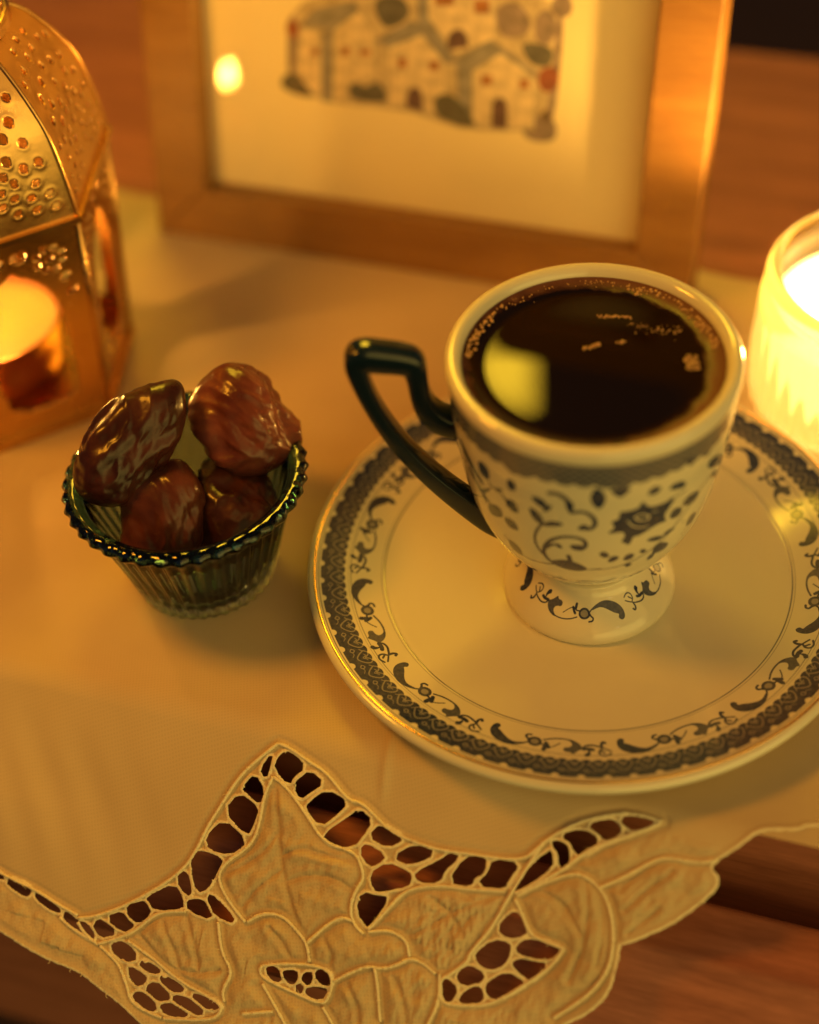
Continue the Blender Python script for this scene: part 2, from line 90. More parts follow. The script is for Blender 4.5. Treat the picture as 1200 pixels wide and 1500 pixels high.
PICTURE={"ground":[[[39.24,71.1],[38.67,48.08],[42.23,43.94],[51.04,41.48],[66.37,41.96],[74.99,41.64],[85.0,38.92],[97.61,39.63],[105.81,41.38],[110.79,43.73],[111.51,58.5],[111.52,78.13]]],"wall":[[[42.09,60.79],[47.86,60.06],[48.11,42.18],[41.5,44.21]],[[51.48,61.12],[58.32,66.46],[62.16,62.25],[63.5,47.53],[51.05,41.84]],[[66.38,58.05],[75.44,62.36],[81.79,55.77],[82.09,42.18],[66.37,42.31]],[[88.73,54.56],[96.03,60.02],[105.04,55.12],[105.83,41.04],[89.19,40.29]],[[76.64,74.74],[94.01,76.43],[94.55,63.12],[84.5,58.07],[76.76,66.42]]],"roof":[[[42.83,61.2],[46.58,65.59],[57.3,68.65],[58.32,66.46],[51.47,60.78]],[[62.85,59.34],[72.64,65.33],[76.46,63.78],[84.9,56.12],[81.79,55.77],[75.44,62.36],[66.38,58.05]],[[84.53,57.08],[93.22,62.65],[97.01,60.78],[106.02,55.57],[105.05,54.99],[96.03,60.02],[88.73,54.56]],[[74.26,74.51],[76.78,74.75],[76.9,66.43],[84.2,56.58],[81.05,58.02],[74.37,64.86]],[[48.57,59.8],[51.11,60.74],[50.68,41.79],[48.1,41.83]],[[84.53,57.08],[88.73,54.56],[88.84,40.25],[86.02,40.58]]],"win":[[[69.06,55.53],[71.32,55.79],[71.33,53.23],[69.07,52.97]],[[77.48,55.68],[79.85,55.95],[79.89,53.54],[77.52,53.27]],[[91.24,53.65],[93.97,53.96],[94.07,51.5],[91.33,51.17]],[[101.2,53.68],[103.62,53.96],[103.74,51.78],[101.31,51.49]],[[45.19,55.37],[47.16,55.59],[47.11,53.88],[45.13,53.66]],[[53.69,56.65],[55.84,56.89],[55.81,54.72],[53.64,54.48]],[[58.56,56.52],[61.56,56.85],[61.54,55.36],[58.54,55.03]],[[78.72,72.08],[83.45,72.56],[83.51,70.33],[78.76,69.85]],[[88.84,72.14],[92.5,72.51],[92.63,69.35],[88.95,68.97]]],"door":[[[71.4,42.8],[71.52,46.42],[72.65,48.07],[73.85,48.62],[75.06,48.08],[75.64,46.57],[75.84,42.44]],[[94.44,40.27],[94.41,46.46],[95.18,47.91],[96.25,48.59],[97.51,48.06],[98.33,46.6],[98.46,40.64]],[[82.06,59.12],[82.33,62.44],[83.66,64.22],[85.69,64.63],[87.24,62.97],[87.52,60.39]]],"bush":[[[55.11,43.04],[55.55,47.28],[58.46,48.17],[59.89,46.75],[62.79,48.82],[64.94,48.04],[66.73,43.06]],[[78.69,42.45],[78.83,46.61],[81.96,48.02],[84.78,47.33],[87.67,44.25],[91.31,39.86],[83.56,39.92]],[[100.63,62.48],[104.57,63.56],[109.95,62.22],[108.92,57.55],[103.89,57.63]],[[62.2,68.16],[65.0,71.04],[70.53,70.94],[72.62,67.28],[69.18,63.66],[64.98,62.55]],[[35.9,44.25],[37.17,47.56],[40.92,48.69],[43.76,45.18],[46.63,42.36],[40.68,42.35]]],"tree":[[[94.26,70.16],[96.17,72.25],[100.12,72.65],[103.27,69.18],[103.14,65.34],[97.9,63.48],[95.14,65.12]],[[104.25,69.28],[106.71,72.06],[109.43,70.46],[110.36,66.11],[107.28,62.57],[104.53,64.2]],[[107.9,74.06],[111.64,76.3],[113.77,73.41],[112.7,70.17],[108.78,70.39]],[[101.62,42.56],[105.6,45.12],[110.36,45.04],[111.93,41.82],[110.77,38.57],[103.92,38.02]],[[109.75,70.49],[111.5,70.67],[111.51,58.5],[110.49,43.01],[108.42,43.43],[109.87,58.31]],[[38.92,63.13],[41.83,63.44],[40.48,46.9],[38.24,46.63]]],"red":[[[105.97,56.55],[108.88,58.2],[111.27,57.16],[111.19,53.2],[108.65,50.89],[105.86,52.56]],[[38.07,60.36],[39.98,62.58],[42.11,61.12],[41.63,58.04],[39.4,57.12]]],"trunk":[[[106.95,45.29],[108.85,47.56],[109.83,44.97],[107.79,42.66]]]}

# ------------------------------------------------------------------ helpers
rng = np.random.default_rng(7)
random.seed(7)

def tag(o, label=None, cat=None, group=None, kind=None):
    if label: o['label'] = label
    if cat: o['category'] = cat
    if group: o['group'] = group
    if kind: o['kind'] = kind
    return o

def empty(name, loc, label=None, cat=None, group=None):
    o = bpy.data.objects.new(name, None)
    o.empty_display_size = 0.01
    COL.objects.link(o)
    o.location = Vector(loc) * S
    return tag(o, label, cat, group)

def mesh_data(name, V, F, mat, smooth=True, uv=None, midx=None):
    me = bpy.data.meshes.new(name)
    V = np.asarray(V, float) * S
    me.from_pydata(V.tolist(), [], [list(map(int, f)) for f in F])
    mats = mat if isinstance(mat, (list, tuple)) else [mat]
    for m in mats:
        me.materials.append(m)
    if smooth:
        me.polygons.foreach_set('use_smooth', [True] * len(me.polygons))
    if midx is not None:
        me.polygons.foreach_set('material_index', list(map(int, midx)))
    if uv is not None:
        lay = me.uv_layers.new(name='UVMap')
        lay.data.foreach_set('uv', np.asarray(uv, float).ravel())
    me.update()
    return me

def link(name, me, parent=None, loc=(0, 0, 0), rotz=0.0):
    o = bpy.data.objects.new(name, me)
    COL.objects.link(o)
    o.location = Vector(loc) * S
    o.rotation_euler = (0, 0, rotz)
    if parent:
        o.parent = parent
    return o

def mk(name, V, F, mat, parent=None, loc=(0, 0, 0), rotz=0.0, **kw):
    return link(name, mesh_data(name, V, F, mat, **kw), parent, loc, rotz)

def revolve(prof, n=128, closed=False, uvf=None, flute=None):
    """surface of revolution; uvf(theta_deg, index, r, z) -> uv per loop; flute(theta, i, r, z) -> r, z"""
    P = np.asarray(prof, float)
    m = len(P)
    th = np.arange(n) * 2 * np.pi / n
    V = []
    for i in range(m):
        r = np.full(n, P[i, 0]); z = np.full(n, P[i, 1])
        if flute is not None:
            r, z = flute(th, i, r, z)
        V.append(np.stack([r * np.cos(th), r * np.sin(th), z], 1))
    V = np.concatenate(V)
    F, UV, rows = [], [], []
    for i in range(m if closed else m - 1):
        a, b = i, (i + 1) % m
        for k in range(n):
            l = (k + 1) % n
            F.append((a * n + k, a * n + l, b * n + l, b * n + k))
            rows.append(i)
            if uvf:
                t0, t1 = k * 360 / n, (k + 1) * 360 / n
                for (t, j) in ((t0, a), (t1, a), (t1, b), (t0, b)):
                    UV.append(uvf(t, j, P[j, 0], P[j, 1]))
    if not closed:
        for i in (0, m - 1):
            if P[i, 0] > 1e-6:
                pass
    return V, F, (UV if uvf else None), rows

def smooth_profile(pts, k=6):
    """Catmull-Rom through a profile"""
    P = np.asarray(pts, float)
    Q = np.vstack([2 * P[0] - P[1], P, 2 * P[-1] - P[-2]])
    out = []
    for i in range(1, len(Q) - 2):
        for t in np.linspace(0, 1, k, endpoint=False):
            a, b, c, d = Q[i - 1], Q[i], Q[i + 1], Q[i + 2]
            out.append(0.5 * (2 * b + (c - a) * t + (2 * a - 5 * b + 4 * c - d) * t * t + (3 * b - a - 3 * c + d) * t ** 3))
    out.append(P[-1])
    return np.array(out)

def box(x0, x1, y0, y1, z0, z1, bev=0.0):
    bm = bmesh.new()
    r = bmesh.ops.create_cube(bm, size=1)
    for v in bm.verts:
        v.co = Vector(((x0 + x1) / 2 + v.co.x * (x1 - x0), (y0 + y1) / 2 + v.co.y * (y1 - y0), (z0 + z1) / 2 + v.co.z * (z1 - z0)))
    if bev > 0:
        bmesh.ops.bevel(bm, geom=bm.edges[:], offset=bev, segments=3, profile=0.5, affect='EDGES')
    bm.verts.index_update()
    V = [tuple(v.co) for v in bm.verts]
    F = [[v.index for v in f.verts] for f in bm.faces]
    bm.free()
    return V, F

def tube(P, rad, n=8, caps=True):
    P = np.asarray(P, float)
    m = len(P)
    rad = np.broadcast_to(np.asarray(rad, float), (m,))
    T = np.gradient(P, axis=0)
    T /= np.linalg.norm(T, axis=1)[:, None] + 1e-12
    up = np.array([0, 0, 1.0])
    if abs(T[0] @ up) > .9: up = np.array([1.0, 0, 0])
    V = []
    N = up - (up @ T[0]) * T[0]
    for i in range(m):
        N = N - (N @ T[i]) * T[i]
        N /= np.linalg.norm(N) + 1e-12
        B = np.cross(T[i], N)
        for k in range(n):
            a = 2 * math.pi * k / n
            V.append(P[i] + rad[i] * (math.cos(a) * N + math.sin(a) * B))
    F = [(i * n + k, i * n + (k + 1) % n, (i + 1) * n + (k + 1) % n, (i + 1) * n + k) for i in range(m - 1) for k in range(n)]
    if caps:
        F.append(tuple(range(n))[::-1])
        F.append(tuple((m - 1) * n + k for k in range(n)))
    return V, F

def join(parts):
    V, F, o = [], [], 0
    for v, f in parts:
        V += [tuple(x) for x in v]
        F += [tuple(i + o for i in q) for q in f]
        o += len(v)
    return V, F

def chaikin(P, it=2, closed=True):
    P = np.asarray(P, float)
    for _ in range(it):
        Q = np.roll(P, -1, 0) if closed else P[1:]
        A = P if closed else P[:-1]
        N = np.empty((len(A) * 2, P.shape[1]))
        N[0::2] = .75 * A + .25 * Q
        N[1::2] = .25 * A + .75 * Q
        P = N if closed else np.vstack([P[:1], N, P[-1:]])
    return P

def resample(P, step):
    P = np.asarray(P, float)
    d = np.r_[0, np.cumsum(np.linalg.norm(np.diff(P, axis=0), axis=1))]
    n = max(3, int(d[-1] / step) + 1)
    t = np.linspace(0, d[-1], n)
    return np.stack([np.interp(t, d, P[:, k]) for k in range(P.shape[1])], 1)

def seg_dist(X, Y, P, closed=False):
    """distance from grid points to a polyline"""
    P = np.asarray(P, float)
    Q = np.roll(P, -1, 0) if closed else P[1:]
    A = P if closed else P[:-1]
    D = np.full(X.shape, 1e9)
    for (ax, ay), (bx, by) in zip(A, Q):
        dx, dy = bx - ax, by - ay
        L = dx * dx + dy * dy + 1e-12
        t = np.clip(((X - ax) * dx + (Y - ay) * dy) / L, 0, 1)
        np.minimum(D, (X - ax - t * dx) ** 2 + (Y - ay - t * dy) ** 2, out=D)
    return np.sqrt(D)

def inside(X, Y, P):
    P = np.asarray(P, float)
    r = np.zeros(X.shape, bool)
    for (ax, ay), (bx, by) in zip(P, np.roll(P, -1, 0)):
        if ay == by: continue
        c = (ay > Y) != (by > Y)
        r ^= c & (X < (bx - ax) * (Y - ay) / (by - ay) + ax)
    return r

def sdist(X, Y, P):
    """signed distance, positive inside the closed polygon"""
    d = seg_dist(X, Y, P, True)
    return np.where(inside(X, Y, P), d, -d)

def hole_field(X, Y, polys, limit=3.0, second=False):
    """signed distance, positive outside every hole (capped at limit); with second, also the distance to the next nearest hole"""
    f = np.full(X.shape, limit)
    f2 = np.full(X.shape, limit)
    xs, ys = X[0], Y[:, 0]
    for P in polys:
        P = np.asarray(P)
        i0, i1 = np.searchsorted(xs, [P[:, 0].min() - limit, P[:, 0].max() + limit])
        j0, j1 = np.searchsorted(ys, [P[:, 1].min() - limit, P[:, 1].max() + limit])
        if i1 <= i0 or j1 <= j0: continue
        sl = (slice(j0, j1), slice(i0, i1))
        d = -sdist(X[sl], Y[sl], P)
        f2[sl] = np.minimum(f2[sl], np.maximum(f[sl], d))
        f[sl] = np.minimum(f[sl], d)
    return (f, f2) if second else f

def cut_sheet(X, Y, f):
    """grid sheet kept where f > 0, its border vertices pulled onto the f = 0 line; returns x, y, faces"""
    h = abs(X[0, 1] - X[0, 0])
    gy, gx = np.gradient(f, Y[1, 0] - Y[0, 0], h)
    g2 = np.maximum(gx * gx + gy * gy, .25)
    near = np.abs(f) < .62 * h
    Xs = np.where(near, X - f * gx / g2, X)
    Ys = np.where(near, Y - f * gy / g2, Y)
    ok = (f > 0) | near
    q = ok[:-1, :-1] & ok[1:, :-1] & ok[:-1, 1:] & ok[1:, 1:]
    idx = np.arange(X.size).reshape(X.shape)
    F = np.stack([idx[:-1, :-1][q], idx[:-1, 1:][q], idx[1:, 1:][q], idx[1:, :-1][q]], 1)
    used = np.unique(F)
    remap = np.full(X.size, -1); remap[used] = np.arange(len(used))
    return Xs.ravel()[used], Ys.ravel()[used], remap[F], used

def solid(o, t, offset=-1):
    m = o.modifiers.new('thickness', 'SOLIDIFY')
    m.thickness = t * S
    m.offset = offset
    return o

# ---- ink rasteriser for printed decoration (density image, made here, no file)
def ink_image(name, w, h, x0, x1, y0, y1, items, kx=1.0):
    """items: ('s', pts, width_mm, strength) strokes or ('p', pts, 0, strength) filled; kx = mm per x unit"""
    xs = (np.arange(w) + .5) / w * (x1 - x0) + x0
    ys = (np.arange(h) + .5) / h * (y1 - y0) + y0
    px = (y1 - y0) / h
    A = np.zeros((h, w))
    for it in items:
        k, P, wd, st = it
        P = np.asarray(P, float) * np.array([kx, 1.0])
        P = chaikin(P, 2, closed=(k == 'p'))
        m = wd / 2 + 3 * px
        i0, i1 = np.searchsorted(xs * kx, [P[:, 0].min() - m, P[:, 0].max() + m])
        j0, j1 = np.searchsorted(ys, [P[:, 1].min() - m, P[:, 1].max() + m])
        if i1 <= i0 or j1 <= j0: continue
        X, Y = np.meshgrid(xs[i0:i1] * kx, ys[j0:j1])
        if k == 'p':
            a = np.clip(sdist(X, Y, P) / px + .5, 0, 1)
        else:
            a = np.clip((wd / 2 - seg_dist(X, Y, P)) / px + .5, 0, 1)
        T = A[j0:j1, i0:i1]
        if st <= 0:
            T *= (1 - a)
        else:
            T[:] = np.maximum(T, a * st)
    return A

def to_image(name, A):
    h, w = A.shape[:2]
    px = np.ones((h, w, 4), np.float32)
    px[..., :3] = A[..., None] if A.ndim == 2 else A
    im = bpy.data.images.new(name, w, h, alpha=False)
    im.colorspace_settings.name = 'Non-Color'
    im.pixels.foreach_set(px.ravel())
    im.update()
    im.pack()
    return im

# ------------------------------------------------------------------ materials
def new_mat(name):
    m = bpy.data.materials.new(name)
    m.use_nodes = True
    nt = m.node_tree
    b = nt.nodes['Principled BSDF']
    return m, nt, b

def principled(name, color, rough=.5, metal=0., ior=1.45, **kw):
    m, nt, b = new_mat(name)
    b.inputs['Base Color'].default_value = (*color, 1)
    b.inputs['Roughness'].default_value = rough
    b.inputs['Metallic'].default_value = metal
    b.inputs['IOR'].default_value = ior
    for k, v in kw.items():
        b.inputs[k.replace('_', ' ')].default_value = v
    return m

def node(nt, t, **kw):
    n = nt.nodes.new(t)
    for k, v in kw.items():
        if k in n.inputs: n.inputs[k].default_value = v
        else: setattr(n, k, v)
    return n

def noise_bump(m, scale, strength, dist=0.0005, detail=4, stretch=None):
    nt = m.node_tree
    b = nt.nodes['Principled BSDF']
    tc = node(nt, 'ShaderNodeTexCoord')
    n = node(nt, 'ShaderNodeTexNoise', Scale=scale, Detail=detail)
    src = tc.outputs['Object']
    if stretch:
        mp = node(nt, 'ShaderNodeMapping')
        mp.inputs['Scale'].default_value = stretch
        nt.links.new(src, mp.inputs[0]); src = mp.outputs[0]
    nt.links.new(src, n.inputs['Vector'])
    bp = node(nt, 'ShaderNodeBump', Strength=strength, Distance=dist)
    nt.links.new(n.outputs[0], bp.inputs['Height'])
    nt.links.new(bp.outputs[0], b.inputs['Normal'])
    return m

def color_noise(m, scale, c0, c1, lo=.35, hi=.65, detail=5, stretch=None, rough=None):
    nt = m.node_tree
    b = nt.nodes['Principled BSDF']
    tc = node(nt, 'ShaderNodeTexCoord')
    n = node(nt, 'ShaderNodeTexNoise', Scale=scale, Detail=detail)
    src = tc.outputs['Object']
    if stretch:
        mp = node(nt, 'ShaderNodeMapping')
        mp.inputs['Scale'].default_value = stretch
        nt.links.new(src, mp.inputs[0]); src = mp.outputs[0]
    nt.links.new(src, n.inputs['Vector'])
    r = node(nt, 'ShaderNodeValToRGB')
    r.color_ramp.elements[0].position = lo; r.color_ramp.elements[0].color = (*c0, 1)
    r.color_ramp.elements[1].position = hi; r.color_ramp.elements[1].color = (*c1, 1)
    nt.links.new(n.outputs[0], r.inputs[0])
    nt.links.new(r.outputs[0], b.inputs['Base Color'])
    if rough:
        mr = node(nt, 'ShaderNodeMapRange')
        mr.inputs['To Min'].default_value = rough[0]; mr.inputs['To Max'].default_value = rough[1]
        nt.links.new(n.outputs[0], mr.inputs['Value'])
        nt.links.new(mr.outputs[0], b.inputs['Roughness'])
    return m

PORC = (0.67, 0.62, 0.50)
INK = (0.010, 0.022, 0.085)
def porcelain(name, image=None):
    m = principled(name, PORC, .10, 0, 1.52)
    m.node_tree.nodes['Principled BSDF'].inputs['Coat Weight'].default_value = .25
    m.node_tree.nodes['Principled BSDF'].inputs['Coat Roughness'].default_value = .03
    nt = m.node_tree
    b = nt.nodes['Principled BSDF']
    if image:
        uv = node(nt, 'ShaderNodeUVMap')
        im = node(nt, 'ShaderNodeTexImage')
        im.image = image; im.interpolation = 'Cubic'
        nt.links.new(uv.outputs[0], im.inputs[0])
        tc = node(nt, 'ShaderNodeTexCoord')
        nz = node(nt, 'ShaderNodeTexNoise', Scale=1400, Detail=2)
        nt.links.new(tc.outputs['Object'], nz.inputs['Vector'])
        mr = node(nt, 'ShaderNodeMapRange')
        mr.inputs['From Min'].default_value = .3; mr.inputs['From Max'].default_value = .7
        mr.inputs['To Min'].default_value = .93; mr.inputs['To Max'].default_value = 1.0
        nt.links.new(nz.outputs[0], mr.inputs['Value'])
        mu = node(nt, 'ShaderNodeMath', operation='MULTIPLY')
        nt.links.new(im.outputs[0], mu.inputs[0]); nt.links.new(mr.outputs[0], mu.inputs[1])
        mx = node(nt, 'ShaderNodeMixRGB')
        mx.inputs[1].default_value = (*PORC, 1); mx.inputs[2].default_value = (*INK, 1)
        nt.links.new(mu.outputs[0], mx.inputs[0])
        nt.links.new(mx.outputs[0], b.inputs['Base Color'])
    return m

M = {}
M['porcelain'] = porcelain('plain_porcelain')
M['gold'] = principled('gilding', (.85, .50, .17), .16, 1.0)
noise_bump(M['gold'], 900, .25, .0002)
M['black_glaze'] = principled('black_glaze', (.004, .012, .024), .16, 0, 1.5)
noise_bump(M['black_glaze'], 260, .08, .0003)

# ------------------------------------------------------------------ the table
YAW = R(-21.2)
E1 = np.array([math.cos(YAW), math.sin(YAW), 0]); NQ = np.array([E1[1], -E1[0], 0])   # along the table edge; towards its front

def wood(name, dark, light, rough, scale=9.0):
    m = principled(name, light, rough, 0, 1.48)
    nt = m.node_tree; b = nt.nodes['Principled BSDF']
    tc = node(nt, 'ShaderNodeTexCoord')
    mp = node(nt, 'ShaderNodeMapping'); mp.inputs['Scale'].default_value = (.12, 1, 1)
    nt.links.new(tc.outputs['Object'], mp.inputs[0])
    n1 = node(nt, 'ShaderNodeTexNoise', Scale=scale * 14, Detail=6, Roughness=.6, Distortion=.6)
    n2 = node(nt, 'ShaderNodeTexNoise', Scale=scale * 110, Detail=3, Roughness=.7)
    for n in (n1, n2): nt.links.new(mp.outputs[0], n.inputs['Vector'])
    ad = node(nt, 'ShaderNodeMath', operation='MULTIPLY_ADD'); ad.inputs[1].default_value = .45
    nt.links.new(n2.outputs[0], ad.inputs[0]); nt.links.new(n1.outputs[0], ad.inputs[2])
    r = node(nt, 'ShaderNodeValToRGB')
    r.color_ramp.elements[0].position = .5; r.color_ramp.elements[0].color = (*dark, 1)
    r.color_ramp.elements[1].position = .95; r.color_ramp.elements[1].color = (*light, 1)
    nt.links.new(ad.outputs[0], r.inputs[0]); nt.links.new(r.outputs[0], b.inputs['Base Color'])
    bp = node(nt, 'ShaderNodeBump', Strength=.15, Distance=.0004)
    nt.links.new(ad.outputs[0], bp.inputs['Height']); nt.links.new(bp.outputs[0], b.inputs['Normal'])
    return m
M['table_wood'] = wood('table_wood', (.25, .086, .056), (.50, .19, .128), .36)
M['frame_wood'] = wood('frame_wood', (.21, .098, .030), (.32, .160, .050), .5)

table = empty('wooden_table', (0, 0, -0.7), 'reddish brown wooden table with stepped front edge under the lace cloth', 'table')
table.rotation_euler = (0, 0, YAW)
def extrude_profile(pts, x0, x1):
    """profile in (q, z) with q towards the front (local -y), extruded along local x, closed"""
    P = np.asarray(pts, float); n = len(P)
    V = [(x0, -q, z) for q, z in P] + [(x1, -q, z) for q, z in P]
    F = [(i, (i + 1) % n, n + (i + 1) % n, n + i) for i in range(n)]
    F += [tuple(range(n))[::-1], tuple(range(n, 2 * n))]
    return V, F
def arc(cq, cz, r, a0, a1, n=6):
    return [(cq + r * math.cos(R(a)), cz + r * math.sin(R(a))) for a in np.linspace(a0, a1, n)]
top = [(-232, -20.5), (-232, -2.5)] + arc(-229.5, -2.5, 2.5, 180, 90)[1:] + arc(48.0, -2.2, 2.2, 90, -40) + [(48.6, -8), (47.8, -14), (47.4, -20.5)]
V, F = extrude_profile(top, -420, 420)
mk('tabletop', V, F, M['table_wood'], table, smooth=False)
led = [(-226, -46), (-226, -20.6), (47.0, -20.6), (47.0, -40), (57.3, -40), (57.3, -23.0)] + arc(59.3, -23.0, 2.0, 180, 90, 5)[1:] + [(66, -21.2)] + arc(69.5, -23.6, 2.3, 85, 35, 4) + [(76, -28), (82, -35), (86, -43)] + arc(84.5, -44.5, 1.5, 20, -90, 4) + [(72, -46)]
V, F = extrude_profile(led, -400, 400)
mk('edge_moulding', V, F, M['table_wood'], table, smooth=False)
apr = [(-216, -150), (-216, -30.2), (74, -40.2), (74, -150)]
V, F = extrude_profile([(40, -150), (40, -46.2), (71, -46.2), (71, -150)], -390, 390)
mk('apron', V, F, M['table_wood'], table, smooth=False)
for sx in (-370, 340):
    for q in (-190, 40):
        V, F = box(sx, sx + 34, -q - 17, -q + 17, -719, -46.5, 2)
        mk('leg', V, F, M['table_wood'], table, smooth=False)

M['floor'] = wood('floor_wood', (.05, .022, .010), (.10, .045, .02), .5, 1.5)
V, F = box(-3000, 3000, -3000, 3000, -740, -720)
tag(mk('floor', V, F, M['floor'], smooth=False), kind='structure')

# ------------------------------------------------------------------ the cutwork tablecloth
def linen(name, embroid):
    m = principled(name, (.70, .60, .43), .85)
    nt = m.node_tree; b = nt.nodes['Principled BSDF']
    b.inputs['Sheen Weight'].default_value = .12
    tc = node(nt, 'ShaderNodeTexCoord')
    w1 = node(nt, 'ShaderNodeTexWave', wave_type='BANDS', bands_direction='X', Scale=480., Distortion=1.5, Detail=1.)
    w2 = node(nt, 'ShaderNodeTexWave', wave_type='BANDS', bands_direction='Y', Scale=480., Distortion=1.5, Detail=1.)
    for w in (w1, w2): nt.links.new(tc.outputs['Object'], w.inputs[0])
    mx = node(nt, 'ShaderNodeMath', operation='MAXIMUM')
    nt.links.new(w1.outputs[1], mx.inputs[0]); nt.links.new(w2.outputs[1], mx.inputs[1])
    n = node(nt, 'ShaderNodeTexNoise', Scale=26., Detail=5.)
    n3 = node(nt, 'ShaderNodeTexNoise', Scale=420. if not embroid else 560., Detail=3.)
    for q in (n, n3): nt.links.new(tc.outputs['Object'], q.inputs['Vector'])
    r = node(nt, 'ShaderNodeValToRGB')
    r.color_ramp.elements[0].position = .3; r.color_ramp.elements[0].color = (.68, .51, .315, 1)
    r.color_ramp.elements[1].position = .7; r.color_ramp.elements[1].color = (.78, .605, .39, 1)
    nt.links.new(n.outputs[0], r.inputs[0])
    mu = node(nt, 'ShaderNodeMixRGB', blend_type='MULTIPLY'); mu.inputs[0].default_value = .12
    nt.links.new(r.outputs[0], mu.inputs[1]); nt.links.new(mx.outputs[0], mu.inputs[2])
    nt.links.new(mu.outputs[0], b.inputs['Base Color'])
    b1 = node(nt, 'ShaderNodeBump', Strength=.22, Distance=.00006)
    nt.links.new(mx.outputs[0], b1.inputs['Height'])
    b2 = node(nt, 'ShaderNodeBump', Strength=.10 if not embroid else .6, Distance=.00015 if not embroid else .0005)
    nt.links.new(n3.outputs[0], b2.inputs['Height']); nt.links.new(b1.outputs[0], b2.inputs['Normal'])
    nt.links.new(b2.outputs[0], b.inputs['Normal'])
    tr = node(nt, 'ShaderNodeBsdfTranslucent'); tr.inputs[0].default_value = (.62, .50, .32, 1)
    nt.links.new(b2.outputs[0], tr.inputs['Normal'])
    ms = node(nt, 'ShaderNodeMixShader'); ms.inputs[0].default_value = .22
    nt.links.new(b.outputs[0], ms.inputs[1]); nt.links.new(tr.outputs[0], ms.inputs[2])
    nt.links.new(ms.outputs[0], nt.nodes['Material Output'].inputs[0])
    return m
M['linen'] = linen('woven_linen', False)
M['lace'] = linen('embroidered_linen', True)
M['thread'] = principled('embroidery_thread', (.82, .71, .51), .65)
noise_bump(M['thread'], 1500, .8, .0004)

Q0, RB, AM, ZC = 52., 8., R(44), 0.3
def noise2(x, y, seed, scale, octs=4):
    r = np.random.default_rng(seed); o = np.zeros_like(x); a = 1.
    for k in range(octs):
        for j in range(3):
            t = r.uniform(0, 2 * np.pi); f = 2 * np.pi / scale * 1.9 ** k * r.uniform(.8, 1.25); ph = r.uniform(0, 6.28)
            o += a * np.sin(f * (x * np.cos(t) + y * np.sin(t)) + ph) / 3
        a *= .5
    return o
def cloth_z(s, w):
    """small bumps and creases of the cloth, normal to its surface"""
    u = .12 * noise2(s, w, 3, 42, 2) * np.clip((np.hypot(*(cloth_xy(s, w)[:2])) - 56) / 25, 0, 1)
    fl = np.clip((w - 62) / 20, 0, 1)
    fold = np.exp(-((s + 100) / 26) ** 2) * np.clip((w - 58) / 14, 0, 1) * np.clip((104 - w) / 14, 0, 1)
    u = u + fold * .15 * np.sin((s * .93 - w * .42) * .62 + .8 * np.sin(w * .12))          # gathered pleats left of the leaf
    u = u + fl * .6 * noise2(s, w, 8, 40, 1)
    u = u + .45 * np.exp(-(((s + 28 - (w - 50) * .08) / 1.1) ** 2)) * np.clip((w - 48) / 4, 0, 1) * np.clip((66 - w) / 5, 0, 1)
    return u
def cloth_xy(s, w):
    t = np.clip((w - Q0) / RB, 0, AM); ex = np.maximum(w - Q0 - RB * AM, 0)
    q = np.minimum(w, Q0) + RB * np.sin(t) + ex * math.cos(AM)
    z = ZC - RB * (1 - np.cos(t)) - ex * math.sin(AM)
    return s * E1[0] + q * NQ[0], s * E1[1] + q * NQ[1], z, t
def cloth_point(s, w, h=0.):
    s = np.asarray(s, float); w = np.asarray(w, float)
    x, y, z, t = cloth_xy(s, w)
    hh = cloth_z(s, w) + h
    return np.stack([x + hh * np.sin(t) * NQ[0], y + hh * np.sin(t) * NQ[1], z + hh * np.cos(t)], -1)

cloth = empty('tablecloth', (0, 0, 0), 'cream linen tablecloth with a cutwork lace border hanging over the table edge', 'tablecloth')
holes = [chaikin(h, 1) for h in LACE_HOLES]
edge = np.array(LACE_EDGE)
far = [(edge[-1, 0] + 5, 30.), (edge[0, 0] - 30, 30.), (edge[0, 0] - 30, edge[0, 1])]
border = np.vstack([chaikin(edge, 2, closed=False), far])
cords = [resample(chaikin(c, 2, closed=False), .30) for c in LACE_CORDS]
veins = [resample(chaikin(c, 2, closed=False), .5) for c in LACE_VEINS]
W0 = 46.0
h = .24
xs = np.arange(-146, 84, h); ys = np.arange(W0, 126, h)
X, Y = np.meshgrid(xs, ys)
f, f2 = hole_field(X, Y, holes, 3.0, True)
bars = np.where(f2 < 2.6, .27 - (f2 - f) / 2, -1.)           # thread bars: a thin strip midway between two holes
f = np.maximum(f - .26, bars)
fe = sdist(X, Y, border)
lump = noise2(X, Y, 21, 2.2, 2)
cordd = np.full(X.shape, 9.)
for c in cords:
    i0, i1 = np.searchsorted(xs, [c[:, 0].min() - 3, c[:, 0].max() + 3]); j0, j1 = np.searchsorted(ys, [c[:, 1].min() - 3, c[:, 1].max() + 3])
    if i1 > i0 and j1 > j0:
        sl = (slice(j0, j1), slice(i0, i1))
        cordd[sl] = np.minimum(cordd[sl], seg_dist(X[sl], Y[sl], c[::3]))
veind = np.full(X.shape, 9.)
for c in veins:
    i0, i1 = np.searchsorted(xs, [c[:, 0].min() - 3, c[:, 0].max() + 3]); j0, j1 = np.searchsorted(ys, [c[:, 1].min() - 3, c[:, 1].max() + 3])
    if i1 > i0 and j1 > j0:
        sl = (slice(j0, j1), slice(i0, i1))
        veind[sl] = np.minimum(veind[sl], seg_dist(X[sl], Y[sl], c))
ff = np.minimum(f + .05 * lump, fe + .10 * lump)
x, y, F, used = cut_sheet(X, Y, ff)
fu, eu, cu = np.maximum(f, 0).ravel()[used], fe.ravel()[used], cordd.ravel()[used]
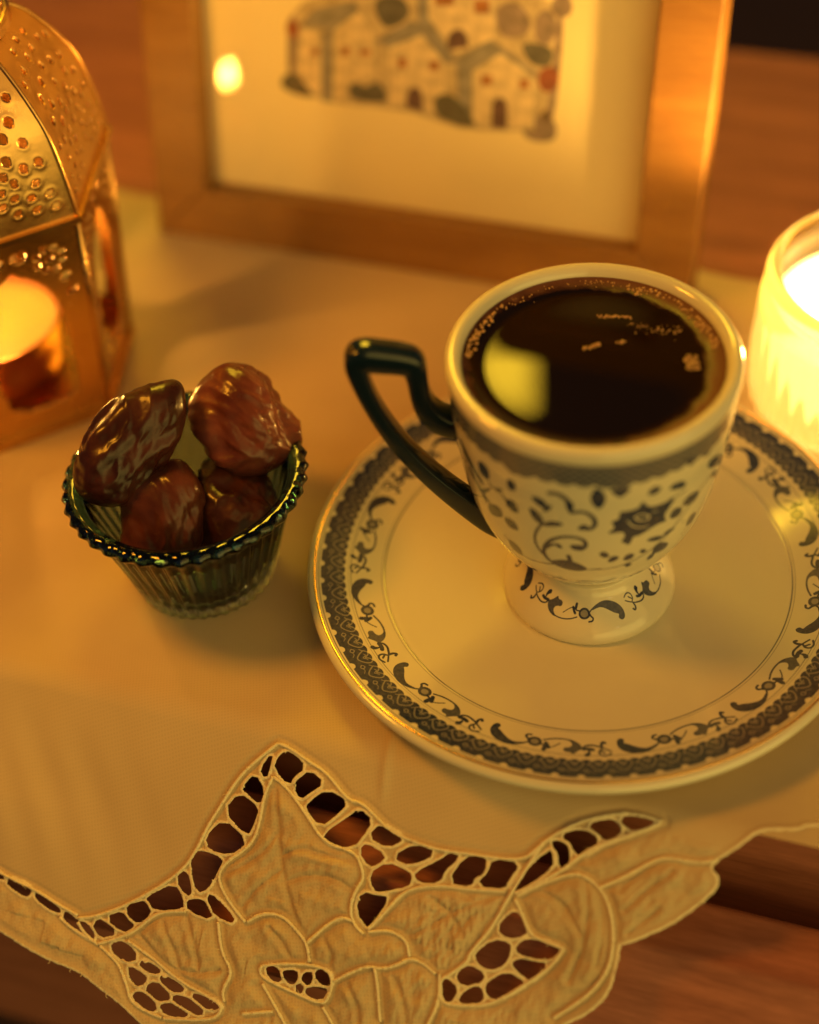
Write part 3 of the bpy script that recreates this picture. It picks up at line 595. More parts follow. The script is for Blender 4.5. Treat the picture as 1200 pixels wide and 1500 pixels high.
hh = .34 * np.exp(-((fu - .2) / .45) ** 2) + .30 * np.exp(-((eu - .5) / .6) ** 2) - .30 * np.exp(-((cu - 1.0) / .6) ** 2)
pad = np.clip((np.minimum(np.minimum(fu, cu), eu) - .6) / 2.2, 0, 1) * np.clip((y - 55) / 6, 0, 1) * np.clip(1 - (cu - 7) / 4, 0, 1)
vu = veind.ravel()[used]
bc = np.vstack(cords[:3]); bc = bc[np.argsort(bc[:, 0])]                    # the stitched line between plain linen and cutwork
pad = pad * np.clip((y - np.interp(x, bc[:, 0], bc[:, 1]) - .8) / 2.5, 0, 1)
hh = hh + pad * (.55 + .5 * noise2(x, y, 33, 8.5, 3)) - np.minimum(pad * 1.5, 1) * .55 * np.exp(-(vu / .55) ** 2) + np.minimum(pad * 1.5, 1) * .2 * np.exp(-((vu - 1.3) / .7) ** 2)
hh = hh + .08 * noise2(x * 3, y * 3, 71, 2.1, 2) * np.minimum(pad * 2, 1)
scroll = np.exp(-(((x + 7) / 13) ** 2 + ((y - 92) / 12) ** 2))
hh = hh + pad * scroll * .85 * noise2(x * 1.5, y, 44, 4.2, 2)
hh = hh - .07 * np.clip(1 - (y - W0) / 9, 0, 1) * (x > -146) * (np.minimum(fu, 3) > 1.5)
P = cloth_point(x, y, hh)
padf = pad[F].mean(1)
hem = np.minimum(fu, eu)[F].mean(1)
lace = mk('lace_border', P, F[:, ::-1], [M['linen'], M['lace'], M['thread']], cloth, midx=np.where(hem < .55, 2, (padf > .12).astype(int)))
solid(lace, .4)
# the plain field of the cloth, behind the border
gx = np.arange(-260, 131, 1.5); gy = np.arange(-126, W0 + 9, 1.5)
X, Y = np.meshgrid(gx, gy)
fe2 = np.minimum(Y + 118 - 5 * np.abs(np.sin(X * .055 + .6)) , 400)
x, y, F, used = cut_sheet(X, Y, fe2)
P = cloth_point(x, y, -.07 * np.clip((y - W0) / 9, 0, 1))
lin = mk('linen_field', P, F[:, ::-1], M['linen'], cloth)
# side strips of the border row outside the picture's lace repeat
for x0, x1 in ((-260, -146), (83.9, 130)):
    X, Y = np.meshgrid(np.arange(x0, x1 + .01, 1.0), np.arange(W0, 126, 1.0))
    fe3 = (sdist(X, Y, np.vstack([border[:-3], [(140, 60.), (140, 30.), (-300, 30.), (-300, 88.)]])))
    x, y, F, used = cut_sheet(X, Y, fe3)
    if len(F):
        solid(mk('border_strip', cloth_point(x, y), F[:, ::-1], M['linen'], cloth), .4)
for c in cords:
    c = c[(c[:, 0] > -146)]
    if len(c) < 4: continue
    wob = .035 * noise2(c[:, 0] * 3, c[:, 1] * 3, 5, 4, 2)
    P = cloth_point(c[:, 0], c[:, 1], .14 + wob)
    tw = np.arange(len(c))
    V, F = tube(P, .30 + .05 * noise2(c[:, 0] * 2, c[:, 1] * 2, 6, 3, 2) + .075 * (tw % 2) + .03 * rng.normal(size=len(c)), 7)
    mk('stitched_cord', V, F, M['thread'], cloth)
# whip stitches: short loose fibres along the cords and the outer edge
parts = []
for c in list(cords) + [border[:-3]]:
    c = resample(c, 1.3)
    for i in range(1, len(c) - 1):
        if rng.random() < .72 or c[i, 0] < -145 or c[i, 0] > 60: continue
        t = c[i + 1] - c[i - 1]; t /= np.linalg.norm(t) + 1e-9
        nrm = np.array([-t[1], t[0]]) * rng.choice([-1, 1])
        L = rng.uniform(.3, 1.0)
        a = c[i] - nrm * .3; m_ = c[i] + nrm * L * .5 + t * rng.normal(0, .2); b_ = c[i] + nrm * L + t * rng.normal(0, .4)
        pp = np.array([a, m_, b_])
        parts.append(tube(cloth_point(pp[:, 0], pp[:, 1], np.array([.1, .4, .25 + rng.uniform(-.2, .4)])), [.07, .06, .03], 4))
V, F = join(parts)
tag(mk('loose_fibres', V, F, M['thread'], cloth), kind='stuff')
# one long thread end at the left edge
c = np.array([(-118.2, 102.2), (-119.5, 103.2), (-121.0, 103.6), (-122.4, 104.6)])
V, F = tube(cloth_point(c[:, 0], c[:, 1], np.array([.3, .5, .4, .3])), [.16, .15, .13, .08], 6)
mk('thread_end', V, F, M['thread'], cloth)

# ------------------------------------------------------------------ the saucer
lines = [('s', [(-2, 43.75), (15, 43.75), (32, 43.75)], .30, .75), ('s', [(-2, 44.35), (15, 44.35), (32, 44.35)], .14, .6),
         ('s', [(-2, 50.9), (15, 50.9), (32, 50.9)], .2, .7), ('s', [(-2, 51.45), (15, 51.45), (32, 51.45)], .12, .45)]
vine = [(k, [(a + 1.2, r) for a, r in p], w * 1.75, min(1, s * 1.08)) for k, p, w, s in VINE]
vine_only = ink_image('vine', 1024, 656, 0, 30, 43, 59, [(k, p, w * .72, s) for k, p, w, s in vine], .8378)
def chain(c):
    """one 5 degree link of the border: a heart and a ring in the dark band"""
    L = []
    g = lambda pts: [(c + x / .96, 54.4 + y) for x, y in pts]
    L.append(('s', g([(-1.9, -1.2), (-1.2, -2.2), (-.3, -1.6), (.1, -.7), (.6, -1.7), (1.4, -2.1), (2.0, -1.1), (1.2, .1), (.1, 1.0), (-1.0, .1), (-1.9, -1.2)]), .26, 0))
    L.append(('s', g([(-.9, -1.0), (-.5, -1.3), (-.2, -.8), (.1, -.3), (.5, -.9), (.9, -1.1)]), .17, 0))
    L.append(('s', g([(1.9, .9), (2.4, .3), (3.0, .9), (2.5, 1.5), (1.9, .9)]), .2, 0))
    L.append(('s', g([(2.4, -.6), (2.8, -1.0)]), .2, 0))
    L.append(('s', g([(-2.4, 1.4), (-1.4, .8), (-.6, 1.5)]), .14, 0))
    return L
items = lines + [(k, p, w, s) for k, p, w, s in vine]
A1 = ink_image('saucer', 1024, 656, 0, 30, 43, 59, items, .8378)
th = (np.arange(1024) + .5) / 1024 * 30; rr = (np.arange(656) + .5) / 656 * 16 + 43
TH, RR = np.meshgrid(th, rr)
cell = (TH % 5) - 2.5
inner = 52.25 + .55 * np.abs(np.cos((TH - 1.0) * np.pi / 2.5)) ** .6 * -1 + .35       # wavy inside border of the band
band = np.clip((RR - inner) / .06, 0, 1) * np.clip((57.3 - RR) / .06, 0, 1)
B = band * 1.0
lt = np.ones_like(B)
for k in range(-1, 7):
    lt = np.minimum(lt, 1 - .34 * ink_image('c', 1024, 656, 0, 30, 43, 59, [(a, p, w, 1.) for a, p, w, s in chain(k * 5 + 1.0)], .8378))
B = B * lt
scal = np.hypot((cell) * .99 / .95, (RR - 57.35) / 1.0)
B = B * np.clip((scal - .82) / .08, 0, 1)
A1 = np.maximum(A1, B)
A1 = np.maximum(A1, .8 * np.clip((.13 - np.abs(RR - 57.75)) / .05, 0, 1))
M['saucer_print'] = porcelain('saucer_porcelain', to_image('saucer_border_print', A1))
SAU = [(0, 1.3), (20, 1.3), (26, 1.7), (36, 3.0), (43, 4.2), (44, 4.4), (50, 6.0), (55, 7.4), (57.5, 8.1), (58.6, 8.4)]
sp = list(map(tuple, smooth_profile(SAU, 4)))
sp = [p for p in sp if abs(p[0] - 43) > .3 and p[0] < 58.9]
sp = sorted(sp + [(43.0, 4.2)], key=lambda p: p[0])
n_print0 = [i for i, p in enumerate(sp) if p[0] == 43.0][0]
n_print1 = len(sp) - 1
sp += [(59.3, 8.35), (59.9, 8.0), (60.2, 7.4), (60.1, 6.7), (59.4, 6.0), (57, 5.0), (50, 3.4), (40, 1.9), (31, .8), (28.5, .3), (27.6, .0), (26.6, .0), (26, .5), (24, .5), (0.01, .5)]
sp[0] = (0.01, 1.3)
def suv(t, j, r, z): return (t / 30 - (-90.34 - 1.2) / 30, (min(r, 58.99) - 43) / 16)
V, F, UV, rows = revolve(sp, 288, uvf=suv)
saucer = empty('saucer', (0, 0, 0.45), 'round white porcelain saucer with blue vine border and gilt line', 'saucer')
mk('saucer_dish', V, F, [M['porcelain'], M['saucer_print']], saucer, loc=(0, 0, -.1), uv=UV, midx=[1 if n_print0 <= r < n_print1 else 0 for r in rows])
ga = np.linspace(0, 2 * np.pi, 241)[:-1]
gp = [(58.55 + .26 * math.cos(a), 8.33 + .14 * math.sin(a)) for a in np.linspace(0, 2 * np.pi, 9)[:-1]]
V, F, _, _ = revolve(gp, 288, closed=True)
mk('gilt_line', V, F, M['gold'], saucer)

# ------------------------------------------------------------------ the coffee cup
CUP = [(10.8, 11.2), (11.6, 12.0), (13, 13.2), (15, 15.4), (17, 17.8), (18.9, 20.4), (20.6, 23.2), (22.2, 26.6), (23.8, 31), (25.3, 37.5), (26.5, 45.5), (27.3, 53), (27.8, 60), (28.15, 63.2)]
cup = empty('coffee_cup', (0, 0, 1.3), 'footed white porcelain coffee cup with blue scrolls and black handle, on the saucer', 'cup')
cp = list(map(tuple, smooth_profile(CUP, 4)))
n_out = len(cp)
cp += [(28.1, 64.2), (27.7, 64.9), (27.0, 65.3), (26.2, 65.2), (25.5, 64.6), (25.0, 63.6), (24.7, 62.2), (24.3, 58), (23.6, 50), (22.4, 40), (20.5, 31), (17.5, 24), (13, 18.5), (8, 15.5), (0.01, 14.6)]
kx = .42
ci = []
for k, p, w, s in CUP_PRINT:
    ci.append((k, [(t + 165, z) for t, z in p], w * 1.1, 1.0))
for d in (-120, 120):
    ci += [(k, [(t + 165 + d, z) for t, z in p], w * 1.1, 1.0) for k, p, w, s in CUP_PRINT]
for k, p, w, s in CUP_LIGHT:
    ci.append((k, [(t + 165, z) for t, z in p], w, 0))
for zz, wd in ((18.3, .32), (19.2, .22), (22.6, .22)):
    ci.append(('s', [(-3, zz), (60, zz), (123, zz)], wd, .8))
for q in range(0, 120, 15):                       # little husks between the lines under the bowl
    ci.append(('s', [(q, 20.6), (q + 3, 21.6), (q + 7, 21.2), (q + 9, 20.3)], .5, .85))
    ci.append(('s', [(q + 8, 21.8), (q + 12, 21.6), (q + 14, 20.6)], .4, .8))
A2 = ink_image('cup', 1400, 1640, 0, 120, 14, 63, ci, kx)
tt = (np.arange(1400) + .5) / 1400 * 120; zz = (np.arange(1640) + .5) / 1640 * 49 + 14
TT, ZZ = np.meshgrid(tt, zz)
low = 57.2 - .9 * np.abs(np.sin(TT * np.pi / 7.5)) ** .7 - 1.2 * np.exp(-(((TT - 57) % 40 - 20) / 4.) ** 2)
bnd = np.clip((ZZ - low) / .1, 0, 1) * np.clip((62.3 - ZZ) / .1, 0, 1)
lat = .86 + .13 * np.cos(TT * 2 * np.pi / 3.75) * np.cos((ZZ - 59) * 2 * np.pi / 1.6)
A2 = np.maximum(A2, bnd * lat)
A2 = np.maximum(A2, .5 * np.clip((.12 - np.abs(ZZ - 62.6)) / .05, 0, 1))
M['cup_print'] = porcelain('cup_porcelain', to_image('cup_scroll_print', A2))
def cuv(t, j, r, z): return (t / 120 - (-165) / 120, (z - 14) / 49)
V, F, UV, rows = revolve(cp, 240, uvf=cuv)
mi = [1 if (cp[r][1] >= 14.5 and cp[r + 1][1] <= 62.6 and r < n_out - 1) else 0 for r in rows]
body_cup = mk('cup_bowl', V, F, [M['porcelain'], M['cup_print']], cup, loc=(0, 0, -1.3), uv=UV, midx=mi)
FOOT = [(17.3, 1.35), (17.9, 1.6), (18.45, 2.3), (18.5, 3.1), (18.1, 4.1), (17.0, 5.4), (15.3, 6.8), (13.2, 8.4), (11.6, 10.0), (10.9, 11.6)]
fp_ = list(map(tuple, smooth_profile(FOOT, 5)))
M['foot_print'] = porcelain('foot_porcelain', to_image('foot_vine_print', vine_only))
def fuv(t, j, r, z):
    a = -(t + 78.0) / 90.0 + .12
    return (a, (48.2 - (r - 14.6) * 1.3 - 43) / 16)
fo = fp_ + [(9.0, 11.4), (8.0, 9.0), (14, 3.0), (16.6, 1.35)]
V, F, UV, rows = revolve(fo, 192, closed=True, uvf=fuv)
mk('foot', V, F, [M['porcelain'], M['foot_print']], cup, loc=(.4, -1.7, -1.3), uv=UV, midx=[1 if (r < len(fp_) - 1 and 11.7 < fp_[r][0] < 18.0 and fp_[r][1] > 3.9) else 0 for r in rows])
# handle: angular loop, squared section
hc = np.array([(-26.0, 49.6, 2.9), (-29.2, 51.2, 2.7), (-31.8, 54.4, 2.3), (-33.1, 58.5, 2.0), (-33.5, 63.0, 2.1), (-34.2, 66.2, 2.5), (-36.4, 67.4, 2.7), (-40.0, 68.3, 2.9), (-43.3, 68.9, 2.9),
               (-44.6, 67.4, 2.3), (-44.2, 63.6, 1.9), (-42.6, 57.6, 1.7), (-40.2, 51.2, 1.7), (-37.2, 45.0, 1.8), (-33.4, 38.6, 2.0), (-28.8, 32.2, 2.3), (-24.0, 26.4, 2.7), (-20.4, 22.6, 3.1), (-17.6, 20.2, 3.2)])
hs = smooth_profile(hc, 5)
T = np.gradient(hs[:, :2], axis=0); T /= np.linalg.norm(T, axis=1)[:, None]
V = []; nn = 20
for (x, z, t), (tx, tz) in zip(hs, T):
    for k in range(nn):
        a = 2 * math.pi * k / nn; ca, sa = math.cos(a), math.sin(a)
        e = .5
        u_ = math.copysign(abs(ca) ** e, ca) * t; v_ = math.copysign(abs(sa) ** e, sa) * 2.7
        V.append((x - tz * u_, v_, z + tx * u_))
m_ = len(hs)
F = [(i * nn + k, i * nn + (k + 1) % nn, (i + 1) * nn + (k + 1) % nn, (i + 1) * nn + k) for i in range(m_ - 1) for k in range(nn)]
F += [tuple(range(nn))[::-1], tuple((m_ - 1) * nn + k for k in range(nn))]
mk('handle', V, F, M['black_glaze'], cup, loc=(0, 0, -1.3))

# coffee
m = principled('black_coffee', (.010, .005, .003), .02, 0, 1.36)
nt = m.node_tree; b = nt.nodes['Principled BSDF']
tc = node(nt, 'ShaderNodeTexCoord')
sx = node(nt, 'ShaderNodeSeparateXYZ'); nt.links.new(tc.outputs['Object'], sx.inputs[0])
cx = node(nt, 'ShaderNodeCombineXYZ')
nt.links.new(sx.outputs[0], cx.inputs[0]); nt.links.new(sx.outputs[1], cx.inputs[1])
ln = node(nt, 'ShaderNodeVectorMath', operation='LENGTH'); nt.links.new(cx.outputs[0], ln.inputs[0])
nz = node(nt, 'ShaderNodeTexNoise', Scale=260., Detail=4.); nt.links.new(tc.outputs['Object'], nz.inputs['Vector'])
mb = node(nt, 'ShaderNodeMath', operation='MULTIPLY_ADD'); mb.inputs[1].default_value = .06      # more froth on the right side
nt.links.new(sx.outputs[0], mb.inputs[0]); nt.links.new(ln.outputs['Value'], mb.inputs[2])
ma = node(nt, 'ShaderNodeMath', operation='MULTIPLY_ADD'); ma.inputs[1].default_value = .0035
nt.links.new(nz.outputs[0], ma.inputs[0]); nt.links.new(mb.outputs[0], ma.inputs[2])
mr = node(nt, 'ShaderNodeMapRange'); mr.inputs['From Min'].default_value = .0236; mr.inputs['From Max'].default_value = .0262
nt.links.new(ma.outputs[0], mr.inputs['Value'])
mx = node(nt, 'ShaderNodeMixRGB'); mx.inputs[1].default_value = (.006, .003, .002, 1); mx.inputs[2].default_value = (.13, .048, .028, 1)
nt.links.new(mr.outputs[0], mx.inputs[0]); nt.links.new(mx.outputs[0], b.inputs['Base Color'])
mr2 = node(nt, 'ShaderNodeMapRange'); mr2.inputs['To Min'].default_value = .02; mr2.inputs['To Max'].default_value = .7
mr2.inputs['From Min'].default_value = .0238; mr2.inputs['From Max'].default_value = .0268
nt.links.new(ma.outputs[0], mr2.inputs['Value']); nt.links.new(mr2.outputs[0], b.inputs['Roughness'])
rad = np.r_[0.01, np.linspace(2, 20, 10), np.linspace(20.3, 24.85, 26)]
zz = 62.35 + 1.15 * np.exp(-(24.85 - rad) / 1.5)
V, F, _, _ = revolve(list(zip(rad, zz)), 192)
coffee = mk('coffee', V, F, m)
tag(coffee, 'black coffee filling the cup to its rim with a ring of tiny bubbles', 'coffee')
M['coffee_bubble'] = principled('coffee_bubble', (.50, .29, .13), .06, 0, 1.33, Coat_Weight=.5)
def blob(c, r, flat=1., n=8, m=5):
    P = [(max(.001, math.sin(math.pi * i / m)) * r, math.cos(math.pi * i / m) * r * flat) for i in range(m + 1)]
    v, f, _, _ = revolve(P, n)
    return v + np.asarray(c), f
def cz(r): return 62.35 + 1.15 * math.exp(-(24.85 - r) / 1.5)
parts = []
def bub(th, r, s, flat=.8):
    parts.append(blob((r * math.cos(R(th)), r * math.sin(R(th)), cz(r)), s, flat))
for _ in range(100):
    bub(rng.uniform(2, 66), 24.3 - abs(rng.normal(0, .9)), rng.uniform(.14, .42))
for _ in range(60):
    bub(rng.uniform(128, 172), 24.2 - abs(rng.normal(0, .6)), rng.uniform(.14, .42))
for _ in range(60):
    bub(rng.uniform(60, 135), 24.3 - abs(rng.normal(0, .7)), rng.uniform(.08, .2))
for k in range(40):                               # a raft of bubbles at the back
    t = k / 39
    parts.append(blob((3.0 + 6.2 * t + rng.normal(0, .25), 13.4 - 1.0 * t + rng.normal(0, .22), 62.4), rng.uniform(.12, .26), .8))
for _ in range(50):
    t = rng.random()
    parts.append(blob((9 + 9 * t + rng.normal(0, 1.0), 9.5 - 3 * t + rng.normal(0, 1.1), 62.38), rng.uniform(.08, .24), .7))
for cxy, n_ in (((-.6, 4.4), 14), ((1.2, 4.9), 12), ((6.3, 5.1), 9)):
    for _ in range(n_):
        parts.append(blob((cxy[0] + rng.normal(0, .45), cxy[1] + rng.normal(0, .28), 62.4), rng.uniform(.15, .36), .8))
V, F = join(parts)
tag(mk('bubbles', V, F, M['coffee_bubble'], coffee), kind='stuff')
M['foam'] = principled('coffee_foam', (.42, .25, .13), .5)
color_noise(M['foam'], 900, (.16, .08, .04), (.5, .3, .16))
parts = [blob((18.4 + np.clip(rng.normal(0, .7), -1.1, 1.1), -2.4 + np.clip(rng.normal(0, 1.3), -2, 2), 62.4), rng.uniform(.18, .42), .35) for _ in range(90)]
V, F = join(parts)
tag(mk('foam_patch', V, F, M['foam'], coffee), kind='stuff')

# ------------------------------------------------------------------ the glass bowl of dates
def glass(name, color, rough=.02, ior=1.47):
    m = principled(name, color, rough, 0, ior)
    m.node_tree.nodes['Principled BSDF'].inputs['Transmission Weight'].default_value = 1.0
    return m
M['teal_glass'] = glass('smoky_teal_glass', (.20, .32, .46), .03)
BC = (-83.6, 13.2)
bowl = empty('dessert_bowl', (*BC, 0.35), 'small fluted smoky teal glass bowl holding the dates', 'bowl')
NF = 40
def flb(th, i, r, z):
    if i in OUT:
        k = OUT[i]
        r = r * (1 + k * np.cos(NF * th))
        r = r + (.35 * np.abs(np.sin(NF * th / 2)) if k > .2 else 0)
    if i in INN:
        r = r * (1 + .010 * np.cos(NF * th))
    if i in TOP:
        z = z + .18 * np.cos(NF * th)
    return r, z
prof = [(0.01, .2), (14.0, .0), (15.6, .5), (16.8, 5), (18.6, 12), (20.6, 19), (22.4, 25.6), (22.8, 26.9), (21.5, 27.0), (19.4, 20), (17.4, 13), (15.4, 6.5), (13.4, 3.6), (9, 2.6), (0.01, 2.4)]
OUT = {2: .014, 3: .016, 4: .016, 5: .016, 6: .014, 7: .010}
INN = {8: 1, 9: 1, 10: 1, 11: 1}
TOP = {}
V, F, _, _ = revolve(prof, NF * 10, flute=flb)
mk('fluted_glass', V, F, M['teal_glass'], bowl)
M['rim_glass'] = glass('darkened_teal_rim_glass', (.035, .11, .17), .04)  # the rim's dark internal reflection is put into its glass colour
rp = [(22.4, 27.05), (23.6, 27.0), (25.2, 27.7), (25.9, 28.9), (25.3, 30.1), (23.8, 30.4), (22.4, 29.9), (21.7, 28.6), (21.6, 27.3)]
OUT = {1: .008, 2: .014, 3: .013, 4: .009}
INN = {}
TOP = {1: 1, 2: 1}
V, F, _, _ = revolve(rp, NF * 10, closed=True, flute=flb)
mk('scalloped_rim', V, F, M['rim_glass'], bowl)

def date_mat(name, c0, c1):
    m = principled(name, c0, .2, 0, 1.45, Coat_Weight=.15, Coat_Roughness=.10, Specular_IOR_Level=.32)
    color_noise(m, 130, c0, c1, .35, .7, 6, rough=(.16, .5))
    nt = m.node_tree; b = nt.nodes['Principled BSDF']
    b.inputs['Subsurface Weight'].default_value = .12
    b.inputs['Subsurface Radius'].default_value = (.004, .0012, .0005)
    noise_bump(m, 240, .28, .0010, 5)
    return m
DM = [date_mat('dark_date_skin', (.024, .006, .005), (.066, .016, .011)), date_mat('red_date_skin', (.085, .020, .015), (.19, .052, .035)),
      date_mat('brown_date_skin', (.055, .014, .010), (.13, .036, .022)), date_mat('deep_date_skin', (.024, .007, .005), (.075, .021, .012))]
def date(c, L, Wd, ax, side, seed, mat, label, taper=.12, flatten=.85):
    bm = bmesh.new()
    bmesh.ops.create_icosphere(bm, subdivisions=6, radius=1)
    P = np.array([tuple(v.co) for v in bm.verts]); F = [[v.index for v in f.verts] for f in bm.faces]; bm.free()
    x, y, z = P.T
    ang = np.arctan2(z, y)
    r = np.random.default_rng(seed)
    sq = np.sign(x) * np.abs(x) ** .92
    rad = np.sqrt(np.maximum(0, 1 - np.abs(x) ** 2.5)) / np.maximum(np.sqrt(1 - np.minimum(x * x, .99999)), 1e-3)
    w = np.zeros_like(x)
    for k in range(9):                            # broad collapsed folds and a few sharp creases that wander along the fruit
        sharp = k % 3 == 0
        a0 = r.uniform(-np.pi, np.pi); wd = r.uniform(.05, .09) if sharp else r.uniform(.16, .34); dr = r.uniform(-.9, .9); ph = r.uniform(0, 6); x0 = r.uniform(-.6, .6)
        d = (ang - a0 - dr * x - .35 * np.sin(2.2 * x + ph) + np.pi) % (2 * np.pi) - np.pi
        amp = (r.uniform(.03, .055) if sharp else r.uniform(.05, .13)) * np.exp(-((x - x0) / r.uniform(.3, .8)) ** 2) * np.sqrt(np.maximum(0, 1 - x * x))
        w += amp * (-np.exp(-(d / wd) ** 2) + .6 * np.exp(-((d - 1.7 * wd) / (wd * .7)) ** 2))
    n1 = noise2(x * 9 + y * 3, z * 6 + y * 6, seed, 7.0, 3)
    w += .036 * (1 - np.abs(n1) * 2.2) * (1 - x ** 4) - .01
    w += .010 * noise2(x * 34, z * 30 + y * 21, seed + 1, 9, 3)
    w += .25 * noise2(x * 2.4 + seed + y * .8, z * 2.2 - y, seed + 4, 5.0, 2)
    w -= .10 * np.exp(-((x - .95) / .14) ** 2)
    k = rad * (1 + w) * (1 - taper * x)
    Q = np.stack([sq * L / 2, y * k * Wd / 2, z * k * Wd / 2 * flatten], 1)
    ax = np.array(ax, float); ax /= np.linalg.norm(ax)
    side = np.array(side, float); side -= (side @ ax) * ax; side /= np.linalg.norm(side)
    up = np.cross(ax, side)
    Q = Q @ np.stack([ax, side, up])
    o = mk('date', Q, F, mat, None, loc=c)
    return tag(o, label, 'date', 'dates heaped in the glass bowl')
# image-plane axes expressed in the world, used only to lay the fruit as they lean in the bowl
RX, UP, FW = np.array(_RX), np.array(_UP), np.array(_F)
date((-93.6, 16.0, 38.0), 32, 16.2, .62 * RX + .72 * UP - .10 * FW, RX, 15, DM[0], 'darkest glossy date leaning over the left rim of the glass bowl')
date((-70.8, 24.6, 33.5), 25.5, 20.3, -.30 * RX + .85 * UP - .35 * FW, RX, 23, DM[1], 'plump reddish date propped highest at the back right of the bowl', .05, .95)
date((-88.6, 7.6, 23.0), 26, 18.5, .25 * RX + .85 * UP - .25 * FW, RX, 37, DM[2], 'brown wrinkled date lying low at the front of the bowl')
date((-75.5, 12.5, 20.0), 26, 17, -.1 * RX + .7 * UP + .4 * FW, RX, 41, DM[3], 'dark date half hidden low between the brown and the reddish date')

# ------------------------------------------------------------------ the pierced lantern and its tea light
LC = (-133., 86.7)
M['brass'] = principled('lantern_brass', (.80, .47, .13), .20, 1.0)
noise_bump(M['brass'], 700, .10, .0003, 3)
color_noise(M['brass'], 60, (.52, .295, .11), (.66, .39, .15), rough=(.17, .34))
lantern = empty('lantern', (*LC, 0.35), 'six sided pierced brass lantern with domed top and arched openings', 'lantern')
A0 = R(-36)                                       # first corner
ZB, ZT = 3.0, 60.0
def Rb(z): return 29.5 + (35 - 29.5) * (z - ZB) / (ZT - ZB)
def poly_circle(c, r, n=14, sx=1., sy=1., rot=0.):
    a = np.linspace(0, 2 * np.pi, n, endpoint=False)
    p = np.stack([r * sx * np.cos(a), r * sy * np.sin(a)], 1)
    cr, sr = math.cos(rot), math.sin(rot)
    return p @ np.array([[cr, sr], [-sr, cr]]) + np.asarray(c)
def diamond(c, w, hgt, rot=0.):
    p = np.array([(0, hgt), (w, 0), (0, -hgt), (-w, 0)], float)
    cr, sr = math.cos(rot), math.sin(rot)
    p = p @ np.array([[cr, sr], [-sr, cr]])
    return chaikin(p + np.asarray(c), 1)
# wall panel holes; x across from the panel middle, y = height
arch = np.array([(-8.2, 9), (8.2, 9), (9.4, 18), (9.6, 30), (9.2, 37.5), (7.6, 43.2), (4.6, 47.2), (1.4, 49.4), (0, 50.8), (-1.4, 49.4), (-4.6, 47.2), (-7.6, 43.2), (-9.2, 37.5), (-9.6, 30), (-9.4, 18)])
wh = [chaikin(arch, 1)]
for sgn in (-1, 1):
    c = (sgn * 9.4, 51.3)
    wh.append(poly_circle(c, .95))
    for k in range(8):
        a = 2 * math.pi * k / 8 + .3
        wh.append(poly_circle((c[0] + 3.1 * math.cos(a), c[1] + 3.1 * math.sin(a)), .88))
    wh.append(poly_circle((sgn * 11.9, 45.4), 1.0, sx=1.5, rot=sgn * .5))
    wh.append(poly_circle((sgn * 12.6, 40.8), 1.0, sx=1.5, rot=sgn * .3))
    wh.append(chaikin([(sgn * .3, 54.2), (sgn * 2.2, 56.2), (sgn * 4.4, 55.6), (sgn * 4.6, 53.4), (sgn * 2.4, 52.4)], 2))
h = .33
X, Y = np.meshgrid(np.arange(-17.6, 17.61, h), np.arange(ZB, ZT + .01, h))
f = hole_field(X, Y, wh)
wlim = Rb(Y) / 2 - .25
f = np.minimum(f, wlim - np.abs(X))
x, y, F, used = cut_sheet(X, Y, f)
rad = Rb(y) * math.cos(R(30))
V = np.stack([rad, x, y], 1)
wall_me = mesh_data('wall_panel', V, F, M['brass'])
for k in range(6):
    solid(link('wall_panel', wall_me, lantern, (0, 0, -.35), A0 + R(30) + k * R(60)), .7)
# dome panels
ridge = smooth_profile([(35.4, 60.3), (34.9, 66), (34.0, 72.5), (32.3, 80.6), (29.2, 86.6), (26.2, 91), (23.2, 94.5), (19.5, 97.2)], 6)
ds = np.r_[0, np.cumsum(np.linalg.norm(np.diff(ridge, axis=0), axis=1))]
LT = ds[-1]
def Rd(t): return np.interp(t, ds, ridge[:, 0])
def Zd(t): return np.interp(t, ds, ridge[:, 1])
dh = []
for x_, t_, s_ in ((9.3, 25, 1.25), (6.9, 22, 1.25), (10.7, 19.9, 1.15), (12.8, 14.9, 1.05), (9.3, 14.5, 1.15), (6.2, 17, 1.2), (4.6, 13.9, 1.05), (6.4, 11.9, 1.0), (3.0, 20, 1.2), (4.6, 26.5, 1.2), (1.9, 31.8, 1.0), (7.0, 31.5, 1.0), (10.6, 30.0, 1.0), (4.5, 35.2, 1.0), (1.8, 17.2, 1.0)):
    for sg in (-1, 1):
        dh.append(diamond((sg * x_, t_), 1.0 * s_, 1.3 * s_, sg * .35))
for x_, t_ in ((10.9, 10.6), (3.2, 10.6), (9.1, 7.6), (13.2, 7.4), (2.6, 7.4), (5.6, 8.6), (5.4, 5.0), (9.6, 4.6), (13.8, 4.2)):
    for sg in (-1, 1):
        dh.append(poly_circle((sg * x_, t_), .72, sx=1.25, rot=sg * .4))
for x_, t_ in ((0, 14.0), (0, 23.5), (0, 28), (0, 35.8)):
    dh.append(diamond((x_, t_), 1.0, 1.3))
X, Y = np.meshgrid(np.arange(-18, 18.01, h), np.arange(0, LT, h))
f = hole_field(X, Y, dh)
f = np.minimum(f, Rd(Y) / 2 - np.abs(X) - .05)
x, y, F, used = cut_sheet(X, Y, f)
fv = f.ravel()[used]
bulge = .14 * np.exp(-((fv - .35) / .45) ** 2)
V = np.stack([Rd(y) * math.cos(R(30)) + bulge * .5, x, Zd(y) + bulge * .3], 1)
dome_me = mesh_data('dome_panel', V, F, M['brass'])
for k in range(6):
    solid(link('dome_panel', dome_me, lantern, (0, 0, -.35), A0 + R(30) + k * R(60)), .7)
ridge_me = mesh_data('dome_ridge', *tube(np.stack([ridge[:, 0], 0 * ridge[:, 0], ridge[:, 1]], 1), .55, 8), M['brass'])
